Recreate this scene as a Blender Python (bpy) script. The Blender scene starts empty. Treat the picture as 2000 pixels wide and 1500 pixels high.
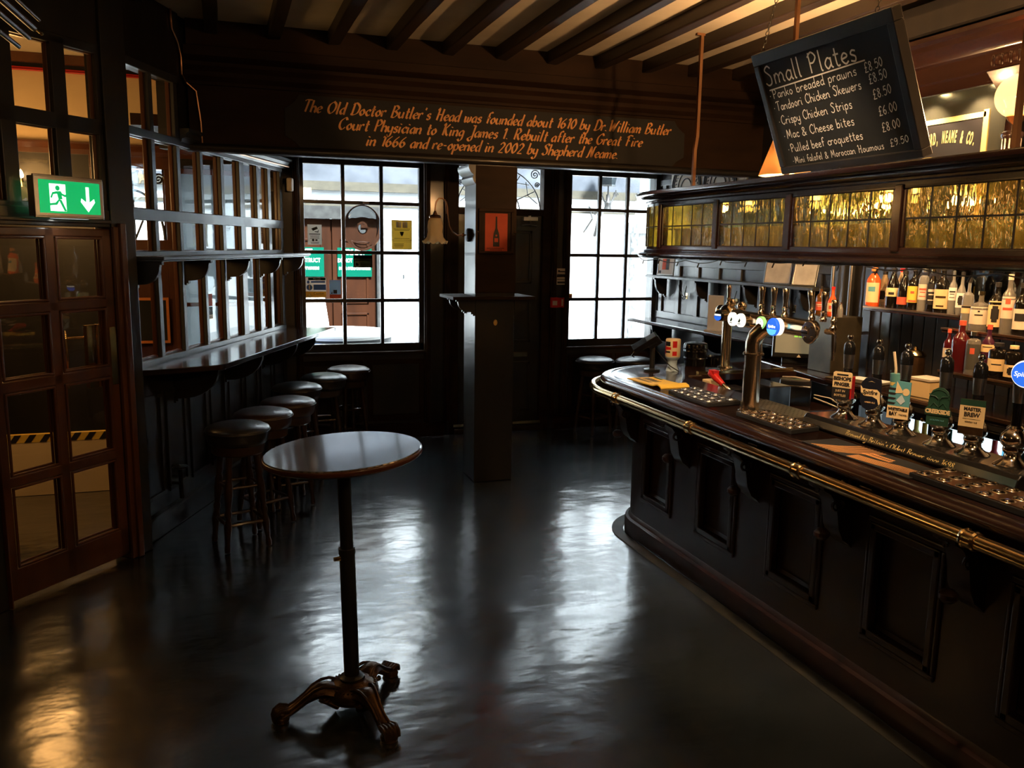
import bpy, bmesh, math, random
from mathutils import Vector as V, Matrix as Mx
random.seed(7)
PI = math.pi
SC = bpy.context.scene
COL = SC.collection
RAD = math.radians
# ------------------------------------------------------------------ camera
F, PITCH, YAW, ROLL, CAMZ = 1637.9, RAD(9.371), RAD(18.796), RAD(-0.909), 1.9
fw = V((math.sin(YAW)*math.cos(PITCH), math.cos(YAW)*math.cos(PITCH), -math.sin(PITCH)))
_r = V((math.cos(YAW), -math.sin(YAW), 0)); _d = fw.cross(_r)
cr = _r*math.cos(ROLL) + _d*math.sin(ROLL); cd = -_r*math.sin(ROLL) + _d*math.cos(ROLL)
cam = bpy.data.cameras.new('camera'); camo = bpy.data.objects.new('camera', cam); COL.objects.link(camo)
cm = Mx((cr, -cd, -fw)).transposed().to_4x4(); cm.translation = V((0, 0, CAMZ))
camo.matrix_world = cm
cam.sensor_width = 36; cam.lens = 36*F/2000; cam.clip_start = .05
SC.camera = camo
SC.view_settings.view_transform = 'Standard'; SC.view_settings.look = 'None'
SC.view_settings.exposure = 0.0; SC.view_settings.gamma = 1.0; SC.view_settings.use_curve_mapping = False
SC.cycles.use_denoising = True
SC.cycles.max_bounces = 10; SC.cycles.transparent_max_bounces = 16; SC.cycles.sample_clamp_indirect = 6
SC.cycles.diffuse_bounces = 5; SC.cycles.glossy_bounces = 5; SC.cycles.transmission_bounces = 8
SC.cycles.caustics_refractive = False
# ------------------------------------------------------------------ sky, sun, lamps
w = bpy.data.worlds.new('overcast_sky'); SC.world = w; w.use_nodes = True
w.node_tree.nodes['Background'].inputs[0].default_value = (.78, .9, 1, 1)
w.node_tree.nodes['Background'].inputs[1].default_value = 6
def light(name, kind, loc, power, col, size=.05, rot=None, **k):
    l = bpy.data.lights.new(name, kind); l.energy = power; l.color = col
    if kind in ('POINT', 'SPOT'): l.shadow_soft_size = size
    for a, b in k.items(): setattr(l, a, b)
    o = bpy.data.objects.new(name, l); COL.objects.link(o); o.location = loc
    if rot: o.rotation_euler = rot
    return o
light('sun', 'SUN', (2, 2, 9), 64.0, (.93, .98, 1), rot=(RAD(38), 0, RAD(12)), angle=RAD(8))
for nm, x0, x1, z0, z1 in (('portal_window', .66, 1.82, .9, 2.64), ('portal_bay', 3.33, 4.36, .9, 2.64), ('portal_fanlight', 2.1, 3.1, 2.25, 2.66), ('portal_lobby', -.45, .35, .6, 2.5)):
    l = light(nm, 'AREA', ((x0+x1)/2, 8.34, (z0+z1)/2), 1, (1, 1, 1), rot=(RAD(-90), 0, 0), shape='RECTANGLE', size=x1-x0, size_y=z1-z0)
    l.data.cycles.is_portal = True
WARM = (1, .56, .24)
WARM2 = (1, .66, .36)
# room lamps behind the camera (the bar's other ceiling lamps)
light('ceiling_lamp_behind', 'POINT', (1.5, -.6, 2.9), 35, WARM, .12)
light('ceiling_lamp_corner', 'POINT', (-1.3, 1.2, 2.9), 10, WARM, .1)
def aimed(name, loc, to, power, col, deg, size=.04):
    q = (V(to)-V(loc)).to_track_quat('-Z', 'Y').to_euler(); light(name, 'SPOT', loc, power, col, size, q, spot_size=RAD(deg), spot_blend=.5)
# small spotlights on the joists above the customers' side of the bar
aimed('bar_spotlight', (1.75, 1.5, 3.25), (2.7, 2.5, 1.2), 150, WARM2, 58)
aimed('bar_spotlight', (1.7, 2.9, 3.25), (2.65, 3.6, 1.1), 160, WARM2, 62)
aimed('bar_spotlight', (1.9, 4.2, 3.25), (2.65, 4.7, 1.1), 110, WARM2, 60)
light('bar_lamp_near', 'POINT', (3.2, .6, 2.7), 35, WARM, .1)
# ------------------------------------------------------------------ materials
def lin(c): return tuple((x/12.92 if x <= .04045 else ((x+.055)/1.055)**2.4) for x in c)
def mat(name, col, rough=.5, metal=0, coat=0, bump=None, var=None, emit=None, spec=.5, stretch=(1, 1, 1), rvar=None, alpha=None, trans=0, ior=1.45):
    m = bpy.data.materials.new(name); m.use_nodes = True; nt = m.node_tree; N = nt.nodes; L = nt.links
    b = N['Principled BSDF']
    b.inputs['Base Color'].default_value = (*col, 1); b.inputs['Roughness'].default_value = rough
    b.inputs['Metallic'].default_value = metal; b.inputs['Coat Weight'].default_value = coat
    b.inputs['Coat Roughness'].default_value = .12
    b.inputs['Specular IOR Level'].default_value = spec; b.inputs['IOR'].default_value = ior
    b.inputs['Transmission Weight'].default_value = trans
    tc = mp = None
    def coords():
        nonlocal tc, mp
        if not tc:
            tc = N.new('ShaderNodeTexCoord'); mp = N.new('ShaderNodeMapping'); mp.inputs['Scale'].default_value = stretch
            L.new(tc.outputs['Object'], mp.inputs['Vector'])
        return mp.outputs['Vector']
    def noise(sc, det=4):
        n = N.new('ShaderNodeTexNoise'); n.inputs['Scale'].default_value = sc; n.inputs['Detail'].default_value = det
        L.new(coords(), n.inputs['Vector']); return n
    if var:
        sc, c2 = var; n = noise(sc); r = N.new('ShaderNodeMix'); r.data_type = 'RGBA'
        mr = N.new('ShaderNodeMapRange'); mr.inputs[1].default_value = .35; mr.inputs[2].default_value = .65
        L.new(n.outputs['Fac'], mr.inputs[0]); L.new(mr.outputs[0], r.inputs[0])
        r.inputs[6].default_value = (*col, 1); r.inputs[7].default_value = (*c2, 1); L.new(r.outputs[2], b.inputs['Base Color'])
    if rvar:
        sc, r0, r1 = rvar; n = noise(sc); mr = N.new('ShaderNodeMapRange'); mr.inputs[1].default_value = .3; mr.inputs[2].default_value = .7
        mr.inputs[3].default_value = r0; mr.inputs[4].default_value = r1
        L.new(n.outputs['Fac'], mr.inputs[0]); L.new(mr.outputs[0], b.inputs['Roughness'])
    if bump:
        bs = bump if isinstance(bump, list) else [bump]; prev = None
        for sc, st, *d in bs:
            n = noise(sc, 3); bp = N.new('ShaderNodeBump'); bp.inputs['Strength'].default_value = st; bp.inputs['Distance'].default_value = d[0] if d else .01
            L.new(n.outputs['Fac'], bp.inputs['Height'])
            if prev: L.new(prev.outputs['Normal'], bp.inputs['Normal'])
            prev = bp
        L.new(prev.outputs['Normal'], b.inputs['Normal'])
    if emit:
        b.inputs['Emission Color'].default_value = (*emit[0], 1); b.inputs['Emission Strength'].default_value = emit[1]
    return m
def thin_glass(name, tint=(.97, .985, .98), rough=.01, bump=.0, haze=0):
    m = bpy.data.materials.new(name); m.use_nodes = True; nt = m.node_tree; N = nt.nodes; L = nt.links; N.clear()
    o = N.new('ShaderNodeOutputMaterial'); t = N.new('ShaderNodeBsdfTransparent'); g = N.new('ShaderNodeBsdfGlossy'); x = N.new('ShaderNodeMixShader')
    lw = N.new('ShaderNodeLayerWeight'); lw.inputs[0].default_value = .5
    f = N.new('ShaderNodeMath'); f.operation = 'POWER'; f.inputs[1].default_value = 5; L.new(lw.outputs['Facing'], f.inputs[0])
    t.inputs[0].default_value = (*tint, 1); g.inputs['Roughness'].default_value = rough
    mm = N.new('ShaderNodeMath'); mm.operation = 'MULTIPLY_ADD'; mm.inputs[1].default_value = .95; mm.inputs[2].default_value = .045; mm.use_clamp = True
    L.new(f.outputs[0], mm.inputs[0]); L.new(mm.outputs[0], x.inputs[0]); L.new(g.outputs[0], x.inputs[2])
    if bump:
        tc = N.new('ShaderNodeTexCoord'); n = N.new('ShaderNodeTexNoise'); n.inputs['Scale'].default_value = 9; b = N.new('ShaderNodeBump'); b.inputs['Strength'].default_value = bump; b.inputs['Distance'].default_value = .01
        L.new(tc.outputs['Object'], n.inputs['Vector']); L.new(n.outputs['Fac'], b.inputs['Height']); L.new(b.outputs[0], g.inputs['Normal'])
    if haze:
        tr = N.new('ShaderNodeBsdfTranslucent'); tr.inputs[0].default_value = (.8, .86, .88, 1); y = N.new('ShaderNodeMixShader'); y.inputs[0].default_value = haze
        L.new(t.outputs[0], y.inputs[1]); L.new(tr.outputs[0], y.inputs[2]); L.new(y.outputs[0], x.inputs[1])
    else: L.new(t.outputs[0], x.inputs[1])
    L.new(x.outputs[0], o.inputs[0]); return m
def antique_glass(name):
    m = bpy.data.materials.new(name); m.use_nodes = True; nt = m.node_tree; N = nt.nodes; L = nt.links; N.clear()
    o = N.new('ShaderNodeOutputMaterial')
    r = N.new('ShaderNodeBsdfRefraction'); r.inputs['IOR'].default_value = 1.25; r.inputs['Roughness'].default_value = .04
    t = N.new('ShaderNodeBsdfTransparent'); g = N.new('ShaderNodeBsdfGlossy'); g.inputs['Roughness'].default_value = .06
    tc = N.new('ShaderNodeTexCoord'); mp = N.new('ShaderNodeMapping'); mp.inputs['Scale'].default_value = (1, 1, .35); n = N.new('ShaderNodeTexNoise'); n.inputs['Scale'].default_value = 28; n.inputs['Detail'].default_value = 2
    b = N.new('ShaderNodeBump'); b.inputs['Strength'].default_value = .5; b.inputs['Distance'].default_value = .012
    n2 = N.new('ShaderNodeTexNoise'); n2.inputs['Scale'].default_value = 5; cr_ = N.new('ShaderNodeMix'); cr_.data_type = 'RGBA'
    cr_.inputs[6].default_value = (1, .83, .42, 1); cr_.inputs[7].default_value = (.93, .84, .42, 1)
    L.new(tc.outputs['Object'], mp.inputs[0]); L.new(mp.outputs[0], n.inputs['Vector']); L.new(n.outputs['Fac'], b.inputs['Height'])
    L.new(tc.outputs['Object'], n2.inputs['Vector']); L.new(n2.outputs['Fac'], cr_.inputs[0])
    for s in (r, t): L.new(cr_.outputs[2], s.inputs[0])
    L.new(b.outputs[0], r.inputs['Normal']); L.new(b.outputs[0], g.inputs['Normal'])
    x1 = N.new('ShaderNodeMixShader'); x1.inputs[0].default_value = .45; L.new(r.outputs[0], x1.inputs[1]); L.new(t.outputs[0], x1.inputs[2])
    x2 = N.new('ShaderNodeMixShader'); x2.inputs[0].default_value = .1; L.new(x1.outputs[0], x2.inputs[1]); L.new(g.outputs[0], x2.inputs[2])
    L.new(x2.outputs[0], o.inputs[0]); return m
M = {}
M['black_wood'] = mat('black_painted_wood', (.014, .0135, .014), .42, coat=.25, bump=(9, .25, .006), stretch=(1, 1, .25), var=(5, (.022, .019, .017)))
M['brown_wood'] = mat('dark_stained_wood', (.034, .018, .010), .55, coat=0, spec=.12, bump=(9, .25, .006), stretch=(.25, 1, 1), var=(6, (.02, .011, .007)))
M['bar_wood'] = mat('polished_mahogany', (.027, .0105, .007), .24, coat=.9, var=(7, (.016, .007, .0055)), stretch=(1, .15, 1), bump=(12, .03, .002))
M['door_wood'] = mat('red_brown_joinery', (.115, .038, .014), .36, coat=.3, var=(7, (.07, .022, .009)), stretch=(1, 1, .2), bump=(14, .1, .004))
M['sheen_wood'] = mat('black_gloss_sheen_joinery', (.055, .058, .062), .4, coat=.3, var=(8, (.04, .042, .045)), stretch=(1, 1, .3), bump=(14, .15, .004))  # black gloss paint; its daylight sheen is put into the grey base colour
M['joist'] = mat('joist_timber', (.03, .018, .012), .5, coat=.1, stretch=(1, .2, 1), var=(8, (.018, .011, .008)), bump=(10, .4, .006))
M['floor'] = mat('painted_screed', (.016, .021, .024), .3, coat=0, spec=.95, rvar=(3.2, .15, .25), var=(2.5, (.023, .028, .031)), bump=[(1.3, .32, .04), (4.2, .34, .014), (11, .12, .004), (40, .1, .0015)], stretch=(.85, 1.3, 1))
fl_ = M['floor'].node_tree.nodes['Principled BSDF']; fl_.inputs['Coat Weight'].default_value = 1; fl_.inputs['Coat IOR'].default_value = 2.0; fl_.inputs['Coat Roughness'].default_value = .19
fl_.id_data.links.new(fl_.inputs['Normal'].links[0].from_socket, fl_.inputs['Coat Normal'])
M['plaster'] = mat('ceiling_plaster', (.62, .55, .43), .85, var=(3, (.52, .45, .34)), bump=(8, .2, .01))
M['cream'] = mat('lobby_cream_paint', (.78, .6, .36), .75, var=(2, (.72, .55, .33)))
M['red'] = mat('red_paint', (.6, .02, .015), .4)
M['white_wall'] = mat('white_render', (.80, .83, .85), .9, var=(2, (.74, .77, .79)), bump=(14, .2, .01))
M['grey_fascia'] = mat('grey_fascia_paint', (.062, .069, .082), .6, spec=.1, var=(3, (.036, .041, .05)), bump=(6, .3, .01))
M['cream_band'] = mat('cream_stone_band', (.055, .05, .038), .85, spec=.1, var=(9, (.042, .039, .031)))
M['stone'] = mat('grey_stone', (.4, .41, .41), .9, spec=.1, var=(12, (.13, .135, .14)), bump=(25, .8, .01))
M['dark_stone'] = mat('dark_lintel_stone', (.03, .031, .03), .9, spec=.1, var=(12, (.02, .02, .02)))
M['oak'] = mat('outside_door_oak', (.02, .0062, .0022), .55, spec=.06, var=(6, (.011, .0035, .0013)), stretch=(1, 1, .2), bump=(8, .3, .01))
M['bar_front'] = mat('dark_mahogany_panelling', (.024, .0085, .006), .42, coat=.12, var=(6, (.014, .006, .005)), stretch=(1, 1, .2), bump=(12, .04, .003))
M['brass'] = mat('polished_brass', (.86, .62, .30), .17, 1, bump=(30, .04, .002))
M['nickel'] = mat('warm_nickel', (.82, .68, .5), .2, 1)
M['chrome'] = mat('chrome', (.86, .79, .68), .12, 1)
M['steel'] = mat('satin_steel', (.55, .55, .54), .3, 1)
M['iron'] = mat('black_iron', (.012, .012, .012), .4, coat=.2)
M['bronze'] = mat('bronzed_cast_iron', (.11, .062, .03), .38, .75, bump=(70, .5, .004), var=(14, (.05, .03, .017)))
M['copper'] = mat('dull_copper', (.42, .23, .13), .28, 1)
M['leather'] = mat('brown_leather', (.05, .024, .016), .38, coat=.2, bump=(60, .15, .003), var=(6, (.035, .017, .012)))
M['leather_b'] = mat('black_leather', (.02, .019, .019), .36, coat=.2, bump=(60, .15, .003))
M['dark_leg'] = mat('stool_leg_wood', (.038, .019, .011), .35, coat=.4)
M['glass'] = thin_glass('window_glass', bump=.03)
M['glass_old'] = thin_glass('partition_glass', tint=(.94, .95, .94), bump=.02)
M['glass_frost'] = thin_glass('hazy_glass', tint=(.1, .11, .115), haze=.12)
M['antique'] = antique_glass('yellow_antique_glass')
M['lens'] = mat('bullseye_glass', (.8, .86, .9), .02, trans=1, ior=1.3)
M['tumbler'] = mat('clear_glassware', (1, .96, .86), .03, trans=1, ior=1.3)
def glow_glass():  # clear glass with warm translucency added to make it glow
    m = bpy.data.materials.new('glow_pint_glass'); m.use_nodes = True; N = m.node_tree.nodes; L = m.node_tree.links; N.clear(); o = N.new('ShaderNodeOutputMaterial')
    g = N.new('ShaderNodeBsdfGlossy'); g.inputs['Roughness'].default_value = .08; t = N.new('ShaderNodeBsdfTransparent'); r = N.new('ShaderNodeBsdfTranslucent'); r.inputs[0].default_value = (1, .9, .7, 1)
    lw = N.new('ShaderNodeLayerWeight'); lw.inputs[0].default_value = .55; x = N.new('ShaderNodeMixShader'); y = N.new('ShaderNodeMixShader'); x.inputs[0].default_value = .16
    L.new(t.outputs[0], x.inputs[1]); L.new(r.outputs[0], x.inputs[2]); L.new(lw.outputs['Facing'], y.inputs[0]); L.new(x.outputs[0], y.inputs[1]); L.new(g.outputs[0], y.inputs[2]); L.new(y.outputs[0], o.inputs[0]); return m
M['pint'] = glow_glass()
M['lead'] = mat('lead_came', (.05, .045, .04), .45, .7)
M['black'] = mat('black_plastic', (.010, .010, .011), .18, coat=.5)
M['blackm'] = mat('matt_black', (.016, .016, .017), .7)
M['chalkboard'] = mat('chalkboard_slate', (.008, .010, .012), .75, var=(4, (.014, .016, .018)))
M['chalk'] = mat('white_chalk', (.8, .78, .74), .9)
M['gold'] = mat('sign_gold_paint', (.95, .45, .15), .5)
M['gold_leaf'] = mat('gold_leaf', (.95, .72, .3), .3, .3)
M['white'] = mat('white_card', (.8, .79, .76), .7)
M['offwhite'] = mat('off_white_plastic', (.66, .58, .47), .5)
M['yellow'] = mat('yellow_print', (.85, .55, .08), .6)
M['lightyellow'] = mat('pale_yellow_sticker', (.85, .72, .25), .6)
M['green'] = mat('green_sign', (.0, .04, .024), .5, spec=.05)
M['blue'] = mat('blue_print', (.02, .12, .5), .5)
M['teal'] = mat('teal_print', (.1, .32, .38), .5)
M['paleblue'] = mat('pale_blue_paint', (.5, .62, .7), .5)
M['poster'] = mat('red_poster_paper', (.62, .1, .05), .75, var=(8, (.5, .08, .04)))
M['ink'] = mat('dark_ink', (.012, .01, .01), .6)
M['darkgreen'] = mat('dark_green_enamel', (.018, .06, .038), .4, bump=(40, .4, .004))
M['cliptan'] = mat('cream_clip_face', (.8, .6, .32), .5)
M['navy'] = mat('navy_enamel', (.01, .012, .022), .35)
M['redplastic'] = mat('red_plastic', (.62, .02, .015), .3)
M['orange'] = mat('orange_wood', (.75, .25, .06), .5)
def translucent(name, col, k, gloss=.0):
    m = bpy.data.materials.new(name); m.use_nodes = True; N = m.node_tree.nodes; L = m.node_tree.links; N.clear(); o = N.new('ShaderNodeOutputMaterial')
    d = N.new('ShaderNodeBsdfDiffuse'); t = N.new('ShaderNodeBsdfTranslucent'); x = N.new('ShaderNodeMixShader'); x.inputs[0].default_value = k
    for q in (d, t): q.inputs[0].default_value = (*col, 1)
    L.new(d.outputs[0], x.inputs[1]); L.new(t.outputs[0], x.inputs[2]); L.new(x.outputs[0], o.inputs[0]); return m
M['tulip'] = translucent('milky_tulip_glass', (.85, .74, .55), .5)
for n_, c_ in dict(white=(.75, .74, .7), lightyellow=(.75, .6, .2), paleblue=(.3, .42, .5), offwhite=(.66, .58, .47), ink=(.02, .02, .02), cliptan=(.7, .5, .25)).items(): M['sheet_'+n_] = translucent('backlit_paper_'+n_, c_, .3)
M['opal_on'] = mat('lit_opal_globe', (.9, .8, .6), .4, emit=((1, .62, .28), 2.2))
M['flame'] = mat('lit_bulb', (1, .8, .5), .4, emit=((1, .62, .28), 30))
M['exit_green'] = mat('lit_green_panel', (.0, .4, .12), .4, emit=((.0, .45, .12), 1.0))
M['exit_white'] = mat('lit_white_panel', (.9, 1, .95), .4, emit=((.85, 1, .92), 1.5))
M['spot_on'] = mat('lit_downlight', (1, .8, .5), .4, emit=((1, .75, .42), 25))
M['screen'] = mat('till_screen', (.2, .19, .13), .15, emit=((.3, .27, .17), .35))
M['screen_green'] = mat('till_screen_green', (.2, .5, .05), .3, emit=((.3, .8, .08), .7))
M['lens_white'] = mat('lit_white_lens', (.95, .9, .8), .2, emit=((1, .95, .85), 1.3))
M['lens_blue'] = mat('lit_blue_lens', (.02, .1, .6), .2, emit=((.03, .16, .8), 1.0))
M['lens_sky'] = mat('lit_sky_blue_lens', (.1, .5, .8), .2, emit=((.12, .55, .9), 1.0))
M['lens_green'] = mat('lit_green_lens', (.3, .6, .2), .2, emit=((.25, .6, .2), .8))
M['fridge_lit'] = mat('lit_fridge_back', (.8, .9, 1), .4, emit=((.75, .9, 1), 1.6))
M['lino'] = mat('grey_drip_mat', (.2, .17, .12), .35, .6)
M['pavement'] = mat('alley_paving', (.45, .44, .42), .9, var=(3, (.35, .34, .32)))
def liquid(n, c, rough=.08): return mat('bottle_' + n, c, rough, coat=.6, trans=.65 if n in ('clear', 'smoke') else 0, ior=1.3)
BOT = {n: liquid(n, c) for n, c in dict(dark=(.006, .005, .004), clear=(.55, .55, .52), amber=(.12, .045, .01), red=(.06, .006, .008), orange=(.8, .1, .02), cream=(.55, .42, .26), green=(.01, .03, .012), smoke=(.4, .38, .34), purple=(.05, .012, .03)).items()}
# ------------------------------------------------------------------ mesh helpers
def frame(o, x, y):
    x = V(x).normalized(); y = V(y); y = (y - x*x.dot(y)).normalized(); z = x.cross(y); m = Mx((x, y, z)).transposed().to_4x4(); m.translation = V(o); return m
IDM = Mx.Identity(4)
class B:
    def __init__(s): s.b = bmesh.new()
    def add(s, vs, fs, m=None):
        vv = [s.b.verts.new((m @ V(v)) if m else V(v)) for v in vs]
        for f in fs:
            try: s.b.faces.new([vv[i] for i in f])
            except ValueError: pass
        return s
    def box(s, x0, x1, y0, y1, z0, z1, m=None):
        return s.add([(x, y, z) for x in (x0, x1) for y in (y0, y1) for z in (z0, z1)],
                     [(0, 1, 3, 2), (4, 6, 7, 5), (0, 4, 5, 1), (2, 3, 7, 6), (0, 2, 6, 4), (1, 5, 7, 3)], m)
    def prism(s, poly, z0, z1, m=None):
        n = len(poly)
        return s.add([(x, y, z0) for x, y in poly] + [(x, y, z1) for x, y in poly],
                     [tuple(range(n))[::-1], tuple(range(n, 2*n))] + [(i, (i+1) % n, n+(i+1) % n, n+i) for i in range(n)], m)
    def lathe(s, prof, seg=24, m=None, a0=0, a1=2*PI, cap=True):
        full = abs(a1-a0-2*PI) < 1e-6; n = seg if full else seg+1; vs = []; fs = []
        for r, z in prof:
            for i in range(n):
                a = a0+(a1-a0)*i/seg; vs.append((r*math.cos(a), r*math.sin(a), z))
        for j in range(len(prof)-1):
            for i in range(seg):
                i2 = (i+1) % n; fs.append((j*n+i, j*n+i2, (j+1)*n+i2, (j+1)*n+i))
        if full and cap:
            if prof[0][0] > 1e-5: fs.append(tuple(range(n))[::-1])
            if prof[-1][0] > 1e-5: fs.append(tuple((len(prof)-1)*n+i for i in range(n)))
        return s.add(vs, fs, m)
    def tube(s, pts, r, seg=8, closed=False, m=None):
        pts = [V(p) for p in pts]; n = len(pts); rs = r if isinstance(r, (list, tuple)) else [r]*n; vs = []; fs = []
        u = None
        for i, p in enumerate(pts):
            a = pts[i-1] if (i or closed) else p; c = pts[(i+1) % n] if (i < n-1 or closed) else p
            t = (c-a).normalized()
            if u is None: u = t.orthogonal().normalized()
            else: u = (u - t*u.dot(t)).normalized()
            w_ = t.cross(u)
            for k in range(seg):
                q = 2*PI*k/seg; vs.append(p + u*(rs[i]*math.cos(q)) + w_*(rs[i]*math.sin(q)))
        for i in range(n if closed else n-1):
            for k in range(seg):
                k2 = (k+1) % seg; j = ((i+1) % n)*seg; fs.append((i*seg+k, i*seg+k2, j+k2, j+k))
        if not closed: fs += [tuple(range(seg))[::-1], tuple((n-1)*seg+k for k in range(seg))]
        return s.add(vs, fs, m)
    def cyl(s, p0, p1, r, seg=16, m=None): return s.tube([p0, p1], r, seg, m=m)
    def sphere(s, c, r, seg=16, m=None, sq=1):
        k = seg//2; prof = [(max(r*math.sin(PI*i/k), 1e-6 if i in (0, k) else 0), -r*sq*math.cos(PI*i/k)) for i in range(k+1)]
        mm = Mx.Translation(V(c)); return s.lathe(prof, seg, (m @ mm) if m else mm)
    def sweep(s, path, prof, m=None, closed_prof=True):
        """plan path [(x,y)], profile [(offset to the right of travel, z)]"""
        n = len(path); k = len(prof); vs = []; fs = []
        P = [V((x, y, 0)) for x, y in path]
        for i, p in enumerate(P):
            d1 = (p-P[i-1]).normalized() if i else None; d2 = (P[i+1]-p).normalized() if i < n-1 else None
            if d1 is None: d1 = d2
            if d2 is None: d2 = d1
            n1 = V((d1.y, -d1.x, 0)); n2 = V((d2.y, -d2.x, 0)); nn = (n1+n2).normalized(); nn = nn / max(.3, nn.dot(n1))
            for o, z in prof: vs.append(p + nn*o + V((0, 0, z)))
        for i in range(n-1):
            for j in range(k if closed_prof else k-1):
                j2 = (j+1) % k; fs.append((i*k+j, i*k+j2, (i+1)*k+j2, (i+1)*k+j))
        if closed_prof: fs += [tuple(range(k)), tuple((n-1)*k+j for j in range(k))[::-1]]
        return s.add(vs, fs, m)
    def ribbon(s, pts, wf, m=None, z=.0012):
        n = len(pts); vs = []; fs = []
        for i, p in enumerate(pts):
            a = pts[max(i-1, 0)]; c = pts[min(i+1, n-1)]; dx, dy = c[0]-a[0], c[1]-a[1]; l = math.hypot(dx, dy) or 1
            h = wf(math.atan2(dy, dx))/2; nx, ny = -dy/l*h, dx/l*h
            vs += [(p[0]+nx, p[1]+ny, z), (p[0]-nx, p[1]-ny, z)]
        for i in range(n-1): fs.append((2*i, 2*i+1, 2*i+3, 2*i+2))
        return s.add(vs, fs, m)
    def obj(s, name, m, parent=None, bevel=0, smooth=35, loc=None, rotz=None):
        bmesh.ops.recalc_face_normals(s.b, faces=s.b.faces[:])
        me = bpy.data.meshes.new(name); s.b.to_mesh(me); s.b.free()
        me.materials.append(M[m] if isinstance(m, str) else m)
        if smooth:
            me.shade_smooth(); me.set_sharp_from_angle(angle=RAD(smooth))
        o = bpy.data.objects.new(name, me); COL.objects.link(o)
        if parent: o.parent = parent
        if loc: o.location = loc
        if rotz is not None: o.rotation_euler = (0, 0, rotz)
        if bevel:
            bv = o.modifiers.new('bevel', 'BEVEL'); bv.width = bevel; bv.segments = 2; bv.limit_method = 'ANGLE'; bv.angle_limit = RAD(40); bv.harden_normals = False
        return o
def tag(o, label=None, cat=None, group=None, kind=None):
    if label: o['label'] = label
    if cat: o['category'] = cat
    if group: o['group'] = group
    if kind: o['kind'] = kind
    return o
def thing(name, label, cat, loc=(0, 0, 0), rotz=0, group=None, kind=None):
    o = bpy.data.objects.new(name, None); COL.objects.link(o); o.location = loc; o.rotation_euler = (0, 0, rotz); o.empty_display_size = .1
    return tag(o, label, cat, group, kind)
def struct(name, loc=(0, 0, 0), rotz=0, label=None):
    o = thing(name, label, None, loc, rotz, kind='structure'); return o
def dup(root, loc, rotz=None, label=None):
    r = root.copy(); COL.objects.link(r); r.location = loc
    if rotz is not None: r.rotation_euler = (0, 0, rotz)
    if label: r['label'] = label
    for ch in list(root.children):
        c = ch.copy(); COL.objects.link(c); c.parent = r
        for g in ch.children:
            d = g.copy(); COL.objects.link(d); d.parent = c
    return r
def text(name, s, m, size, mtx, parent=None, align='CENTER', shear=0, ext=.0006, bold=0, xs=1, space=1):
    c = bpy.data.curves.new(name, 'FONT'); c.body = s; c.size = size; c.align_x = align; c.align_y = 'CENTER'; c.shear = shear; c.extrude = ext; c.offset = bold; c.resolution_u = 3; c.space_character = space
    c.materials.append(M[m]); o = bpy.data.objects.new(name, c); COL.objects.link(o)
    me = bpy.data.meshes.new_from_object(o); bpy.data.objects.remove(o); bpy.data.curves.remove(c)
    o = bpy.data.objects.new(name, me); COL.objects.link(o)
    if parent: o.parent = parent
    o.matrix_basis = mtx @ Mx.Diagonal((xs, 1, 1, 1)); return o
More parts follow.
